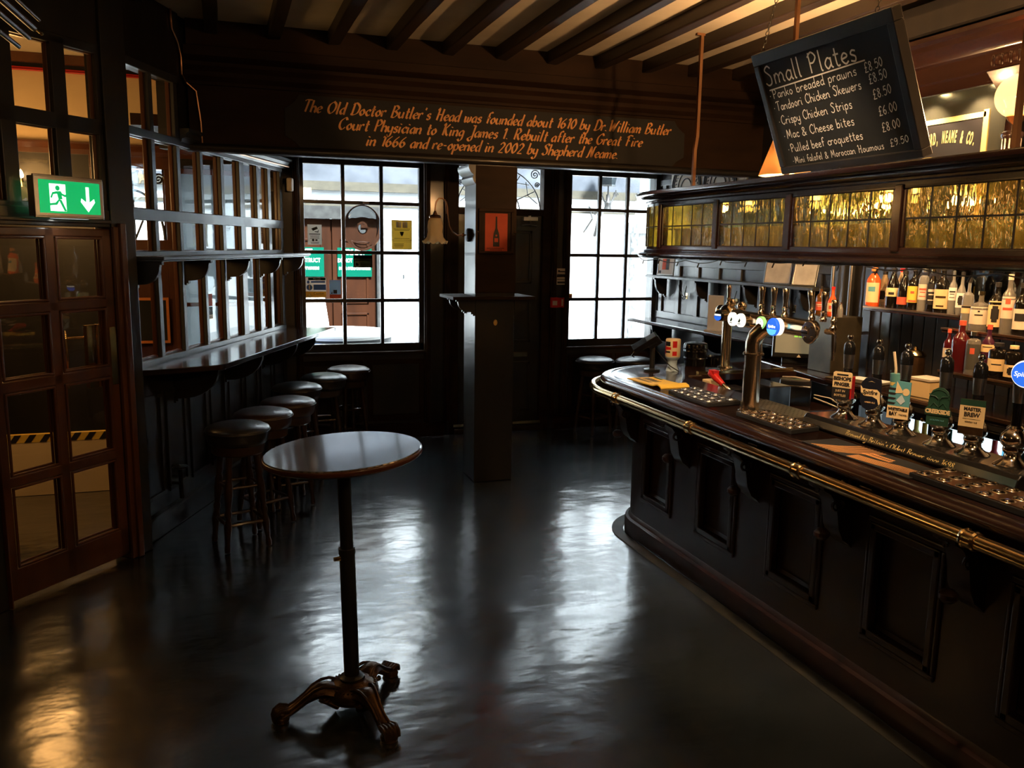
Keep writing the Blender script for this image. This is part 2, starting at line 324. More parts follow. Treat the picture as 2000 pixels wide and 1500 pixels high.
# ------------------------------------------------------------------ pen strokes (hand lettering)
G = {
'a': (10, "8,8 4,10 0,5 3,0 8,4|8,10 8,2 10,0"), 'b': (10, "0,20 0,0|0,6 5,10 8,5 5,0 0,2"), 'c': (8, "8,8 4,10 0,5 4,0 8,2"),
'd': (10, "8,8 4,10 0,5 3,0 8,3|8,20 8,2 10,0"), 'e': (9, "0,5 6,6 7,8 4,10 1,8 0,4 4,0 8,2"), 'f': (8, "8,18 6,20 3,17 3,8 3,0|0,10 7,10"),
'g': (10, "8,8 4,10 0,5 3,1 8,4|8,10 8,-4 4,-8 0,-5"), 'h': (10, "0,20 0,0|0,6 4,10 8,7 8,2 10,0"), 'i': (5, "1,10 1,2 3,0|1,14 1,15.5"),
'k': (9, "0,20 0,0|7,10 0,4|2,6 8,0"), 'l': (5, "1,20 1,2 3,0"), 'm': (16, "0,10 0,0|0,6 3,10 6,7 6,0|6,6 10,10 13,7 13,2 15,0"),
'n': (11, "0,10 0,0|0,6 5,10 8,7 8,2 10,0"), 'o': (10, "4,10 0,5 4,0 8,5 4,10"), 'p': (10, "0,10 0,-8|0,7 5,10 8,5 5,0 0,2"),
'q': (10, "8,8 4,10 0,5 3,0 8,4|8,10 8,-8"), 'r': (8, "0,10 0,0|0,5 3,10 7,9"), 's': (8, "7,9 3,10 1,7 6,4 5,0 0,1"),
't': (8, "3,17 3,3 5,0 7,1|0,11 7,11"), 'u': (11, "0,10 0,3 4,0 8,4|8,10 8,2 10,0"), 'w': (14, "0,10 1,2 3,0 6,4 6,9|6,4 8,0 11,2 12,10"),
'y': (10, "0,10 0,4 4,1 8,4|8,10 8,-4 4,-8 0,-5"), 'x': (9, "0,10 8,0|8,10 0,0"), 'v': (9, "0,10 4,0|4,0 8,10"),
'A': (14, "0,0 6,20|6,20 12,0|2,7 10,7"), 'B': (14, "2,20 2,0|0,18 6,20 11,16 6,11 2,10|6,11 12,6 7,0 0,1"), 'C': (14, "12,16 8,20 1,14 1,5 7,0 12,4"),
'D': (16, "3,20 3,0|0,17 6,20 14,14 13,4 6,0 0,1"), 'F': (14, "4,19 4,0|0,16 5,20 13,19|2,10 9,10"), 'G': (15, "12,16 8,20 1,14 1,5 7,0 12,5 12,9|8,9 14,9"),
'H': (16, "0,17 3,20 3,0|12,20 12,0 14,1|3,10 12,10"), 'J': (11, "3,20 10,20|8,20 8,-3 4,-7 0,-3 8,2"), 'K': (15, "0,17 3,20 3,0|12,20 3,9|5,11 9,3 13,0"),
'M': (18, "1,0 3,20|3,20 8,5|8,5 13,20|13,20 15,0"), 'N': (17, "0,1 2,1 4,20|4,20 11,0|11,0 12,18 15,20"), 'O': (16, "8,20 1,14 1,5 7,0 13,6 13,15 7,20"),
'P': (13, "2,20 2,0|0,16 6,20 11,15 7,10 2,10"), 'R': (15, "2,20 2,0|0,16 6,20 11,15 7,10 2,10|6,10 9,3 13,0"), 'S': (13, "11,17 7,20 2,16 9,9 9,2 4,0 0,3"),
'T': (14, "7,19 6,0|0,18 3,20 13,20"), 'W': (21, "0,18 2,20 4,4 5,0|5,0 10,16|10,16 12,0|12,0 16,14 19,20"),
'0': (12, "5,18 0,9 5,0 10,9 5,18"), '1': (7, "0,15 4,18 4,0"), '2': (12, "0,14 4,18 9,14 5,6 0,0|0,0 10,0"), '3': (12, "0,16 5,18 8,14 4,10|4,10 10,6 5,0 0,2"),
'4': (12, "7,18 0,6|0,6 10,6|7,18 7,0"), '5': (12, "9,18 2,18|2,18 1,10|1,10 6,12 10,6 5,0 0,2"), '6': (12, "8,18 2,12 0,5 5,0 9,5 5,9 1,6"), '8': (12, "5,18 1,14 9,5 5,0 0,5 8,13 5,18"), '9': (12, "9,13 4,9 0,13 4,18 9,15 8,5 3,0"),
'£': (13, "11,16 7,19 3,15 4,6 0,0|0,0 11,0|0,9 8,9"), '&': (14, "12,7 5,0 0,4 8,14 5,18 2,14 12,0"), '.': (5, "1,0 1,1.2"), "'": (5, "1,20 0,16"), '-': (9, "0,7 6,7"), ' ': (7, ""),
'\u2022': (8, "1,7 3,7"),
}
def strokes(s, h, shear=0, space=0):
    k = h/20.; x = 0; out = []
    for ch in s:
        adv, d = G[ch]
        for st in filter(None, d.split('|')):
            p = [tuple(map(float, q.split(','))) for q in st.split()]
            if len(p) > 2:
                q = []; e = [p[0]] + p + [p[-1]]
                if p[0] == p[-1]: e = [p[-2]] + p + [p[1]]
                for i in range(1, len(e)-2):
                    for t in (0, .2, .4, .6, .8):
                        a, b_, c, d_ = e[i-1:i+3]
                        q.append(tuple(.5*(2*b_[z]+(c[z]-a[z])*t+(2*a[z]-5*b_[z]+4*c[z]-d_[z])*t*t+(3*b_[z]-a[z]-3*c[z]+d_[z])*t**3) for z in (0, 1)))
                q.append(p[-1]); p = q
            out.append([((x+a)*k + shear*b_*k, b_*k) for a, b_ in p])
        x += adv + 2 + space
    return out, x*k
def pen(bm_, s, h, mtx, x0, y0, x1=None, shear=0, wid=.1, nib=None, slope=0, jit=0):
    st, wd = strokes(s, h, shear); sx = (x1-x0)/wd if x1 is not None else 1
    for q in st:
        jy = random.uniform(-jit, jit)*h
        pts = [(x0+a*sx, y0+b_+slope*a*sx+jy) for a, b_ in q]
        wf = (lambda a: h*wid) if nib is None else (lambda a: h*(nib[0]+(nib[1]-nib[0])*abs(math.sin(a-nib[2]))**1.3))
        bm_.ribbon(pts, wf, mtx)
def rect(cx, cy, w_, h_): return [(cx-w_/2, cy-h_/2), (cx+w_/2, cy-h_/2), (cx+w_/2, cy+h_/2), (cx-w_/2, cy+h_/2)]
def ell(cx, cy, a, b_, n=24): return [(cx+a*math.cos(2*PI*i/n), cy+b_*math.sin(2*PI*i/n)) for i in range(n)]
def ray(px, py): return cr*(px-1000) + cd*(py-750) + fw*F
def at(px, py, X=None, Y=None, Z=None):
    v = ray(px, py); o = V((0, 0, CAMZ)); t = X/v.x if X is not None else Y/v.y if Y is not None else (Z-CAMZ)/v.z
    return o + v*t
# ================================================================== THE SETTING
YB, YF = 8.06, 6.33                       # street wall, carved beam
aW, aD = RAD(22.9), RAD(40.6)
PW, PD = V((-.164, 6.43, 0)), V((-.628, 5.319, 0))
rW, rD = PI/2-aW, PI/2-aD                 # local x runs along the partition, local -y faces the bar room
def Wp(s, y, z): return PW + V((math.sin(aW)*s - math.cos(aW)*y, math.cos(aW)*s + math.sin(aW)*y, z))
def Dp(s, y, z): return PD + V((math.sin(aD)*s - math.cos(aD)*y, math.cos(aD)*s + math.sin(aD)*y, z))
# floor: a slightly uneven painted screed
b = B(); nx, ny = 110, 150; X0, X1, Y0, Y1 = -4.2, 4.8, -3.2, 8.3
from mathutils import noise as mnoise
vs = []
for j in range(ny+1):
    for i in range(nx+1):
        x = X0+(X1-X0)*i/nx; y = Y0+(Y1-Y0)*j/ny
        vs.append((x, y, .0035*mnoise.noise(V((x*1.7, y*1.1, 0)))-.002))
b.add(vs, [(j*(nx+1)+i, j*(nx+1)+i+1, (j+1)*(nx+1)+i+1, (j+1)*(nx+1)+i) for j in range(ny) for i in range(nx)])
tag(b.obj('floor', 'floor', smooth=180), kind='structure')
# street wall with openings
def holes_wall(x0, x1, z0, z1, y0, y1, holes):
    b = B(); xs = sorted({x0, x1} | {h[0] for h in holes} | {h[1] for h in holes})
    for a, c in zip(xs, xs[1:]):
        zs = [z0]
        for h in sorted((h for h in holes if h[0] <= a and h[1] >= c), key=lambda h: h[2]): zs += [h[2], h[3]]
        zs.append(z1)
        for k in range(0, len(zs), 2):
            if zs[k+1]-zs[k] > 1e-4: b.box(a, c, y0, y1, zs[k], zs[k+1])
    return b
W1, W2, DR, W3, D3 = (.655, 1.825), (3.325, 4.37), (2.08, 3.14), (-.5, .36), (-1.0, -.48)
bk = holes_wall(-3.6, 4.7, 0, 3.6, YB, YB+.26, [(*W1, .845, 2.66), (*W2, .845, 2.66), (*DR, 0, 2.68), (*W3, .55, 2.52), (*D3, 1.88, 2.52)])
wb = bk.obj('wall_back', 'black_wood', smooth=0); tag(wb, kind='structure')
b = B()                                   # dado panelling and architraves on the street wall
for x0, x1 in ((.66, 1.22), (1.26, 1.82), (3.36, 3.86), (3.9, 4.36)):
    for a0, a1, c0, c1 in ((x0, x1, .18, .24), (x0, x1, .74, .79), (x0, x0+.05, .24, .74), (x1-.05, x1, .24, .74)): b.box(a0, a1, YB-.016, YB, c0, c1)
for x0, x1 in ((.6, 2.02), (3.2, 4.38)): b.box(x0, x1, YB-.03, YB, 0, .13); b.box(x0, x1, YB-.04, YB, .13, .15)
for x in (.63, 1.85, 2.05, 3.17, 3.30): b.box(x-.03, x+.03, YB-.03, YB, .15, 2.68); b.box(x-.014, x+.014, YB-.045, YB-.03, .15, 2.68)
tag(b.obj('trim_1', 'brown_wood', smooth=0, bevel=.004), kind='structure')
def sash(name, x0, x1, z0, z1, cols, rows, y, label, mat_f='black_wood', bull=(), glassm='glass', st=.045, mun=.034):
    r = struct(name, label=label)
    b = B(); d0, d1 = y-.03, y+.03
    b.box(x0, x0+st, d0, d1, z0, z1); b.box(x1-st, x1, d0, d1, z0, z1); b.box(x0, x1, d0, d1, z1-st, z1); b.box(x0, x1, d0, d1, z0, z0+st*1.6)
    gx = [x0+st+(x1-x0-2*st)*i/cols for i in range(cols+1)]; gz = rows
    for x in gx[1:-1]: b.box(x-mun/2, x+mun/2, d0+.01, d1-.01, z0, z1)
    for z in gz: b.box(x0, x1, d0+.012, d1-.012, z-mun/2, z+mun/2)
    f = b.obj('frame', mat_f, r, bevel=.004, smooth=0)
    b = B(); zz = [z0+st*1.6] + list(gz) + [z1-st]
    for i in range(cols):
        for j in range(len(zz)-1):
            if (i, j) in bull: continue
            b.box(gx[i], gx[i+1], y-.002, y+.002, zz[j], zz[j+1])
    b.obj('glass', glassm, r, smooth=0)
    for i, j in bull:                    # crown-glass panes with a bullseye
        b = B(); cx, cz = (gx[i]+gx[i+1])/2, (zz[j]+zz[j+1])/2; m = frame((cx, y-.006, cz), (1, 0, 0), (0, 0, 1))
        pr = [(0.0, .012), (.03, .012), (.038, .006), (.05, .0065), (.06, .0045), (.085, .007), (.1, .0045), (.125, .007), (.145, .0035), (.165, .006), (.18, .0), (.0001, -.001)]
        b.lathe(pr, 40, m @ Mx.Diagonal((1.0, 1.2, 1, 1)))
        b.obj('bullseye_pane', 'lens', r, smooth=60)
        b = B(); b.prism(rect(0, 0, gx[i+1]-gx[i], zz[j+1]-zz[j]), -.012, -.010, m); b.obj('glass', glassm, r, smooth=0)
    b = B(); b.box(x0-.02, x1+.02, y-.1, y-.02, z0-.025, z0); b.obj('window_sill', 'brown_wood' , r, bevel=.004, smooth=0)
    return r
ROWS = (1.357, 1.812, 2.275)
win1 = sash('window_1', *W1, .87, 2.66, 3, ROWS, YB+.06, 'black twelve-pane window left of the post with stickers on its glass', bull=((1, 2), (2, 1)))
win2 = sash('window_2', *W2, .87, 2.66, 3, ROWS, YB+.06, 'black twelve-pane window in the corner behind the bar counter')
win3 = sash('window_3', *W3, .57, 2.52, 2, (1.33, 2.1), YB+.06, 'lobby window seen through the glazed partition', mat_f='door_wood', glassm='glass_frost')
# --- street door with its fanlight
r = struct('door_1', label='black panelled street door behind the post')
b = B(); x0, x1, y = 2.17, 3.05, YB+.05
b.box(x0, x1, y, y+.05, .05, 2.2)
for a0, a1 in ((x0+.1, x0+.4), (x1-.4, x1-.1)):
    for c0, c1 in ((.2, .72), (.92, 1.38), (1.52, 2.05)):
        for q in ((a0, a1, c0, c0+.03), (a0, a1, c1-.03, c1), (a0, a0+.03, c0, c1), (a1-.03, a1, c0, c1)): b.box(q[0], q[1], y-.014, y, q[2], q[3])
leaf = b.obj('door_leaf', 'black_wood', r, bevel=.004, smooth=0)
b = B()
for q in ((DR[0], x0, .0, 2.68), (x1, DR[1], .0, 2.68)): b.box(q[0], q[1], YB+.0, YB+.12, q[2], q[3])
b.box(x0, x1, YB, YB+.12, 2.2, 2.26); b.box(x0, x1, YB, YB+.12, 2.655, 2.68); b.box(x0-.04, x1+.04, YB-.02, YB+.13, 0, .05)
b.obj('door_frame', 'brown_wood', r, bevel=.004, smooth=0)
b = B(); b.box(x0, x1, YB+.06, YB+.064, 2.26, 2.655); b.obj('fanlight_glass', 'glass', r, smooth=0)
b = B(); cx, cz, fy = (x0+x1)/2, 2.235, YB+.1
def arc(cx, cz, a, c, t0, t1, n=16): return [(cx+a*math.cos(RAD(t0+(t1-t0)*i/n)), fy, cz+c*math.sin(RAD(t0+(t1-t0)*i/n))) for i in range(n+1)]
b.tube(arc(cx, cz, .44, .42, 0, 180, 28), .007, 6); b.tube(arc(cx, cz, .22, .22, 0, 180), .007, 6)
for t in (30, 60, 90, 120, 150):
    c_, s_ = math.cos(RAD(t)), math.sin(RAD(t)); b.tube([(cx, fy, cz+.03), (cx+.43*c_, fy, cz+.41*s_)], .006, 6)
    b.tube([(cx+.42*math.cos(RAD(t-18)), fy, cz+.40*math.sin(RAD(t-18))), (cx+.35*c_, fy, cz+.33*s_), (cx+.42*math.cos(RAD(t+18)), fy, cz+.40*math.sin(RAD(t+18)))], .005, 6)
for sx in (-1, 1):
    for ox, oz, rr in ((.375, .37, .05), (.40, .27, .028)):
        b.tube([(cx+sx*(ox+rr*(1-i/30)*math.cos(i*.45)), fy, cz+oz+rr*(1-i/30)*math.sin(i*.45)) for i in range(30)], .006, 6)
b.obj('fanlight_scrollwork', 'iron', r, smooth=60)
b = B(); b.box(2.84, 2.99, YB-.005, YB+.052, 2.148, 2.185); b.tube([(2.91, YB-.003, 2.148), (2.91, YB-.02, 2.11), (2.8, YB-.05, 2.104)], .009, 8); b.tube([(2.91, YB-.02, 2.11), (2.98, YB+.0, 2.10)], .012, 8); b.cyl((2.91, YB+.02, 2.184), (2.91, YB+.02, 2.2), .015)
b.obj('door_closer', 'steel', r, bevel=.004)
b = B(); b.box(2.75, 2.92, YB+.035, YB+.052, .77, .82); b.obj('letter_plate', 'brass', r, bevel=.003)
b = B(); b.box(2.115, 2.47, YB-.024, YB-.018, .078, .106); b.box(2.47, 3.05, YB-.024, YB-.018, .078, .106); b.obj('threshold_strip', 'brass', r, smooth=0)
# --- lobby door (only its fanlight shows)
r = struct('door_2', label='lobby street door fanlight seen through the partition')
b = B(); b.box(*D3, YB+.06, YB+.064, 1.88, 2.52); b.obj('fanlight_glass', 'glass', r, smooth=0)
b = B(); cx, cz, fy = -.74, 1.9, YB+.03
b.tube(arc(cx, cz, .24, .42, 0, 180, 24), .012, 6); b.tube(arc(cx, cz+.05, .13, .2, 0, 180), .01, 6)
for t in (50, 90, 130): b.tube([(cx, fy, cz), (cx+.25*math.cos(RAD(t)), fy, cz+.5*math.sin(RAD(t)))], .01, 6)
b.tube([(-.53+.05*(1-i/30)*math.cos(i*.45), fy, 2.42+.05*(1-i/30)*math.sin(i*.45)) for i in range(30)], .009, 6)
b.obj('fanlight_scrollwork', 'iron', r)
b = B(); x0, x1 = -1.06, -.42
b.box(x0, D3[0], YB-.03, YB+.1, 0, 2.6); b.box(D3[1], x1, YB-.03, YB+.1, 0, 2.6); b.box(x0, x1, YB-.04, YB+.1, 2.5, 2.6); b.box(x0, x1, YB-.05, YB, 1.8, 1.9); b.box(D3[0], D3[1], YB-.02, YB, .02, 1.8)
for z in (.3, .8, 1.3): b.box(-.92, -.56, YB-.035, YB-.02, z, z+.06)
b.obj('door_frame', 'door_wood', r, bevel=.004, smooth=0)
# --- lobby upper wall
b = B(); b.box(-3.4, .45, YB-.012, YB, 2.69, 3.27); tag(b.obj('wall_lobby', 'cream', smooth=0), kind='structure')
b = B(); b.box(-3.4, .45, YB-.03, YB, 3.258, 3.272); b.tube([(-3.4, YB-.03, 3.25), (.45, YB-.03, 3.25)], .008); tag(b.obj('trim_2', 'red'), kind='structure')
b = B(); b.sweep([(-3.4, YB), (.45, YB)], [(0, 2.6), (.03, 2.6), (.03, 2.64), (.06, 2.68), (.06, 2.695), (0, 2.695)]); tag(b.obj('trim_3', 'door_wood', smooth=0), kind='structure')
b = B()
for x in (-2.6, -1.75, -.9): b.box(x-.06, x+.06, 5.9, YB, 3.29, 3.371)
b.box(-3.4, .1, YB-.12, YB-.06, 3.3, 3.371); tag(b.obj('trim_4', 'door_wood', smooth=0), kind='structure')
b = B(); b.box(-3.7, -3.5, -3.2, 8.3, 0, 3.6); tag(b.obj('wall_lobby_side', 'brown_wood', smooth=0), kind='structure')
# --- the rest of the bar room shell (beside and behind the camera)
b = B(); b.box(-3.6, 4.7, -3.2, -3.0, 0, 3.6); tag(b.obj('wall_front', 'brown_wood', smooth=0), kind='structure')
b = B(); b.box(4.38, 4.58, -3.2, YB+.2, 0, 3.6); wr = b.obj('wall_right', 'black_wood', smooth=0); tag(wr, kind='structure')
b = B(); b.box(-3.5, 4.6, -3.2, 8.3, 3.372, 3.5)
b2 = b.obj('ceiling', 'plaster', smooth=0); tag(b2, kind='structure')
for i, k in enumerate(range(-9, 10)):
    x = .745+.412*k
    if x > 4.3: continue
    y1 = YF+.01
    if x < -.3: y1 = 5.9+(x+.3)*1.2
    b = B(); n = 14; vs = []
    for j in range(n+1):
        y = -3+(y1+3)*j/n; q = .004*math.sin(j*1.7+k)
        for dx, z in ((0+q, 3.378), (-.002+q, 3.283+q), (.086+q, 3.281-q), (.088-q, 3.378)): vs.append((x+dx, y, z))
    b.add(vs, [(j*4+m_, j*4+(m_+1) % 4, j*4+4+(m_+1) % 4, j*4+4+m_) for j in range(n) for m_ in range(4)] + [(0, 1, 2, 3), (n*4+3, n*4+2, n*4+1, n*4)])
    tag(b.obj('trim_%d' % (20+i), 'joist', bevel=.008, smooth=30), 'dark ceiling joist', kind='structure')
# carved beam with the painted inscription
r = thing('inscribed_beam', 'dark wooden beam across the room with a gold painted inscription about the house', 'beam', (0, 0, 0))
b = B(); b.box(-.2, 4.38, YF, YF+.34, 2.53, 3.375); b.obj('beam_face', 'brown_wood', r, smooth=0)
b = B(); b.sweep([(-.22, YF), (4.38, YF)], [(0, 2.945), (.012, 2.95), (.012, 2.97), (.03, 2.985), (.045, 3.0), (.045, 3.03), (.06, 3.045), (.085, 3.06), (.085, 3.085), (.06, 3.1), (.03, 3.12), (.012, 3.14), (.012, 3.20), (0, 3.205)]); b.obj('moulding', 'brown_wood', r, smooth=30)
b = B(); b.sweep([(-.22, YF), (4.38, YF)], [(-.02, 2.55), (.01, 2.562), (.03, 2.558), (.042, 2.54), (.04, 2.52), (.02, 2.507), (-.05, 2.505), (-.05, 2.545)]); b.obj('bottom_bead', 'black_wood', r, smooth=60)
b = B()
pn = [(0.43, 2.64), (.45, 2.63), (.5, 2.60), (.53, 2.565), (3.52, 2.565), (3.55, 2.60), (3.6, 2.63), (3.62, 2.64), (3.62, 2.83), (3.6, 2.84), (3.55, 2.88), (3.52, 2.925), (.53, 2.925), (.5, 2.88), (.45, 2.84), (.43, 2.83)]
b.prism(pn, 0, .008, frame((0, YF, 0), (1, 0, 0), (0, 0, 1))); b.obj('name_panel', 'blackm', r, bevel=.002, smooth=0)
b = B(); m = frame((0, YF-.009, 0), (1, 0, 0), (0, 0, 1)); nib = (.045, .22, RAD(25))
pen(b, "The Old Doctor Butler's Head was founded about 1610 by Dr.William Butler", .083, m, .55, 2.812, 3.49, shear=.42, nib=nib)
pen(b, "Court Physician to King James 1. Rebuilt after the Great Fire", .083, m, .80, 2.706, 3.235, shear=.42, nib=nib)
pen(b, "in 1666 and re-opened in 2002 by Shepherd Neame.", .083, m, 1.0, 2.603, 3.03, shear=.42, nib=nib)
b.obj('inscription', 'gold', r, smooth=0)
b = B(); b.box(-.6, 4.38, YF+.34, YB, 2.70, 2.78); tag(b.obj('ceiling_soffit', 'brown_wood', smooth=0), kind='structure')
# --- glazed partition on the left (W) and glazed lobby door wall (D)
r = struct('wall_left', (PW.x, PW.y, 0), rW, 'dark dado under the glazed partition')
b = B(); b.box(-1.05, 1.72, 0, .12, 0, 1.1); b.box(-1.05, 1.72, -.03, 0, 0, .14); b.box(-1.05, 1.72, -.04, 0, .14, .16)
for i in range(8):
    s = -.98+i*.335
    for q in ((s, s+.28, .25, .28), (s, s+.28, .9, .93), (s, s+.03, .28, .9), (s+.25, s+.28, .28, .9)): b.box(q[0], q[1], -.015, 0, q[2], q[3])
b.obj('dado', 'black_wood', r, bevel=.003, smooth=0)
b = B(); b.box(-1.05, -.2, 0, .12, 2.93, 3.375); b.box(-1.05, -1.0, 0, .12, 1.1, 2.93); b.box(-.3, -.2, 0.02, .12, 2.5, 2.95); b.box(-.25, 1.72, .02, .12, 2.60, 3.371); b.obj('upper_wall', 'black_wood', r, smooth=0)
posts = [(-1.02, .05), (-.645, .05), (-.31, .05), (.04, .045), (.39, .06), (.76, .10), (1.10, .06), (1.36, .07), (1.66, .07)]
r = struct('window_4', (PW.x, PW.y, 0), rW, 'glazed partition of many small panes above the drinks ledge')
b = B(); y0, y1 = -.014, .014
for s, wd in posts:
    top = 2.95 if s < -.25 else 2.60
    b.box(s-wd/2, s+wd/2, y0, y1, 1.1, top)
for z0, z1, sa, sb in ((1.1, 1.155, -1.04, 1.69), (1.765, 1.83, -1.04, 1.69), (2.018, 2.09, -1.04, 1.69), (2.515, 2.565, -1.04, 1.69), (2.91, 2.96, -1.04, -.28)): b.box(sa, sb, y0-.004, y1, z0, z1)
b.obj('frame', 'sheen_wood', r, bevel=.004, smooth=0)
b = B()      # lobby side of the bars is bare varnished wood
for s, wd in posts: b.box(s-wd/2-.006, s+wd/2+.006, y1, y1+.028, 1.12, 2.95 if s < -.25 else 2.58)
for z0, z1, sa, sb in ((1.1, 1.17, -1.04, 1.69), (1.765, 1.835, -1.04, 1.69), (2.018, 2.095, -1.04, 1.69), (2.51, 2.57, -1.04, 1.69)): b.box(sa, sb, y1, y1+.028, z0, z1)
b.obj('inner_bead', 'door_wood', r, bevel=.006, smooth=0)
b = B()
b.box(-1.0, 1.66, .015, .018, 1.15, 2.53); b.box(-1.0, -.3, .015, .018, 2.55, 2.92)
b.obj('glass', 'glass_old', r, smooth=0)
b = B(); b.sweep([(-.3, -.02), (1.75, -.02)], [(0.006, 2.545), (.015, 2.545), (.02, 2.565), (.045, 2.575), (.05, 2.60), (.07, 2.61), (.07, 2.63), (0.006, 2.63)]); b.obj('cornice', 'sheen_wood', r, smooth=30)
# narrow shelf with scrolled brackets
def bracket(b, s, depth, zt, h, m=None, th=.028):
    pts = [(0, zt), (-depth, zt), (-depth, zt-.018), (-depth+.014, zt-.018), (-depth+.014, zt-.03)]
    for i in range(9):
        t = RAD(90*i/8); pts.append((-depth+.016+(depth-.06)*(1-math.cos(t)), zt-.03-(h-.06)*math.sin(t)))
    pts += [(-.03, zt-h+.03), (-.03, zt-h+.012), (-.015, zt-h+.012), (-.015, zt-h), (0, zt-h)]
    mm = frame((s-th/2, 0, 0), (0, 1, 0), (0, 0, 1))
    b.prism(pts, 0, th, (m @ mm) if m else mm)
r = thing('glass_shelf', 'narrow dark shelf with scrolled brackets across the glazed partition', 'shelf', (PW.x, PW.y, 0), rW)
b = B(); b.box(-1.02, 1.78, -.235, -.021, 1.783, 1.803); b.box(-1.02, 1.77, -.225, -.021, 1.772, 1.783); b.obj('board', 'sheen_wood', r, bevel=.005, smooth=0)
for s in (-.99, -.31, .39, 1.07, 1.66): b = B(); bracket(b, s, .19, 1.772, .17, Mx.Translation((0, -.021, 0))); b.obj('bracket', 'black_wood', r, bevel=.003, smooth=0)
r = thing('drinks_ledge', 'long polished drinks ledge along the glazed partition above the row of stools', 'ledge', (PW.x, PW.y, 0), rW)
b = B(); pl_ = [(-1.04, -.025), (-1.04, -.03), (-.99, -.12), (-.72, -.40), (-.66, -.43), (1.86, -.43), (1.69, -.025)]
b.prism(pl_, 1.085, 1.12); b.obj('top', 'bar_wood', r, bevel=.01, smooth=40)
for s in (-.5, .3, 1.1, 1.62): b = B(); bracket(b, s, .33, 1.085, .26, Mx.Translation((0, -.001, 0)), .035); b.obj('bracket', 'black_wood', r, bevel=.003, smooth=0)
# --- D: lobby door, transom lights, posts
r = struct('wall_door_side', (PD.x, PD.y, 0), rD, 'dark frame around the glazed lobby door')
b = B(); b.box(.0, .17, -.03, .1, 0, 3.375); b.box(-3.6, .0, -.01, .1, 2.93, 3.375); b.box(-.9, .0, -.02, .1, 1.965, 2.06); b.box(-.9, -.79, -.02, .1, 0, 2.93); b.box(-3.6, -.9, -.0, .1, 0, 2.93); b.box(-.9, .0, -.045, -.02, 1.985, 2.005)
b.obj('posts', 'black_wood', r, bevel=.004, smooth=0)
b = B(); b.box(.0, .035, -.045, .06, 0, 1.97); b.box(.035, .075, -.06, -.03, 0, 1.99); b.box(-.79, -.782, -.045, .06, 0, 1.97); b.obj('architrave', 'door_wood', r, bevel=.006, smooth=0)
r = struct('window_5', (PD.x, PD.y, 0), rD, 'small square lights over the lobby door')
b = B()
for s, wd in ((-.015, .03), (-.265, .085), (-.575, .085)): b.box(s-wd/2, s+wd/2, -.014, .014, 2.06, 2.94)
for z0, z1 in ((2.05, 2.085), (2.47, 2.55), (2.90, 2.95)): b.box(-.9, 0, -.014, .014, z0, z1)
b.obj('frame', 'black_wood', r, bevel=.004, smooth=0)
b = B()
for s, wd in ((-.015, .035), (-.265, .095), (-.575, .095)): b.box(s-wd/2, s+wd/2, .014, .045, 2.06, 2.94)
for z0, z1 in ((2.05, 2.09), (2.465, 2.555), (2.895, 2.95)): b.box(-.9, 0, .014, .045, z0, z1)
b.obj('inner_bead', 'door_wood', r, bevel=.006, smooth=0)
b = B(); b.box(-.9, 0, .015, .018, 2.06, 2.93); b.obj('glass', 'glass_old', r, smooth=0)
r = struct('door_3', (PD.x, PD.y, 0), rD, 'red-brown glazed door of two by four panes under the exit sign')
b = B(); y0, y1 = -.022, .024
b.box(-.78, -.725, y0, y1, .03, 1.955); b.box(-.065, -.002, y0, y1, .03, 1.955); b.box(-.43, -.37, y0, y1, .03, 1.955)
RL = ((.03, .2), (.63, .685), (1.12, 1.18), (1.515, 1.57), (1.91, 1.955))
for z0, z1 in RL: b.box(-.78, -.002, y0, y1, z0, z1)
b.obj('door_leaf', 'door_wood', r, bevel=.007, smooth=0)
b = B()
for s0, s1 in ((-.725, -.43), (-.37, -.065)):
    for (a, z0), (z1, c) in zip(RL, RL[1:]):
        for y_, e in ((-.028, .014), (.018, .014)):
            for q in ((s0, s0+e, z0, z1), (s1-e, s1, z0, z1), (s0, s1, z0, z0+e), (s0, s1, z1-e, z1)): b.box(q[0], q[1], y_, y_+.012, q[2], q[3])
b.obj('glazing_bead', 'door_wood', r, bevel=.005, smooth=0)
b = B(); b.box(-.74, -.05, -.002, .002, .15, 1.93); b.obj('glass', 'glass_old', r, smooth=0)
b = B(); b.box(-.056, -.012, -.028, -.022, 1.07, 1.405); b.obj('push_plate', 'brass', r, bevel=.002, smooth=0)
b = B(); hz = [(1.06, .004), (1.08, .009), (1.1, .012), (1.11, .007), (1.16, .008), (1.24, .014), (1.3, .009), (1.34, .007), (1.345, .012), (1.37, .008), (1.39, .004)]
b.lathe([(rr, z) for z, rr in hz], 12, Mx.Translation((-.21, .14, 0)))
for z in (1.11, 1.345): b.tube([(-.21, .14, z), (-.12, .1, z), (-.06, .03, z)], .007, 8)
b.obj('pull_handle', 'brass', r)
b = B(); b.box(-.16, -.10, .03, .06, 1.06, 1.42); b.box(-.085, -.05, .03, .06, 1.06, 1.42); b.obj('finger_plate', 'brass', r, bevel=.003, smooth=0)
# black pier between the two glazed walls
b = B(); c0 = Wp(-1.05, 0, 0); c1 = Dp(.17, 0, 0)
b.prism([(c0.x+.02, c0.y+.06), (c0.x+.005, c0.y-.03), (c1.x+.01, c1.y-.02), (c1.x-.07, c1.y+.0), (c0.x-.12, c0.y+.1)], 0, 3.375); tag(b.obj('trim_5', 'black_wood', smooth=0), kind='structure')
# wall to the left of the camera, out of the picture
b = B(); p = Dp(-3.6, 0, 0); b.box(-3.6, p.x+.1, -3.2, p.y+.2, 0, 3.4); tag(b.obj('wall_side', 'brown_wood', smooth=0), kind='structure')
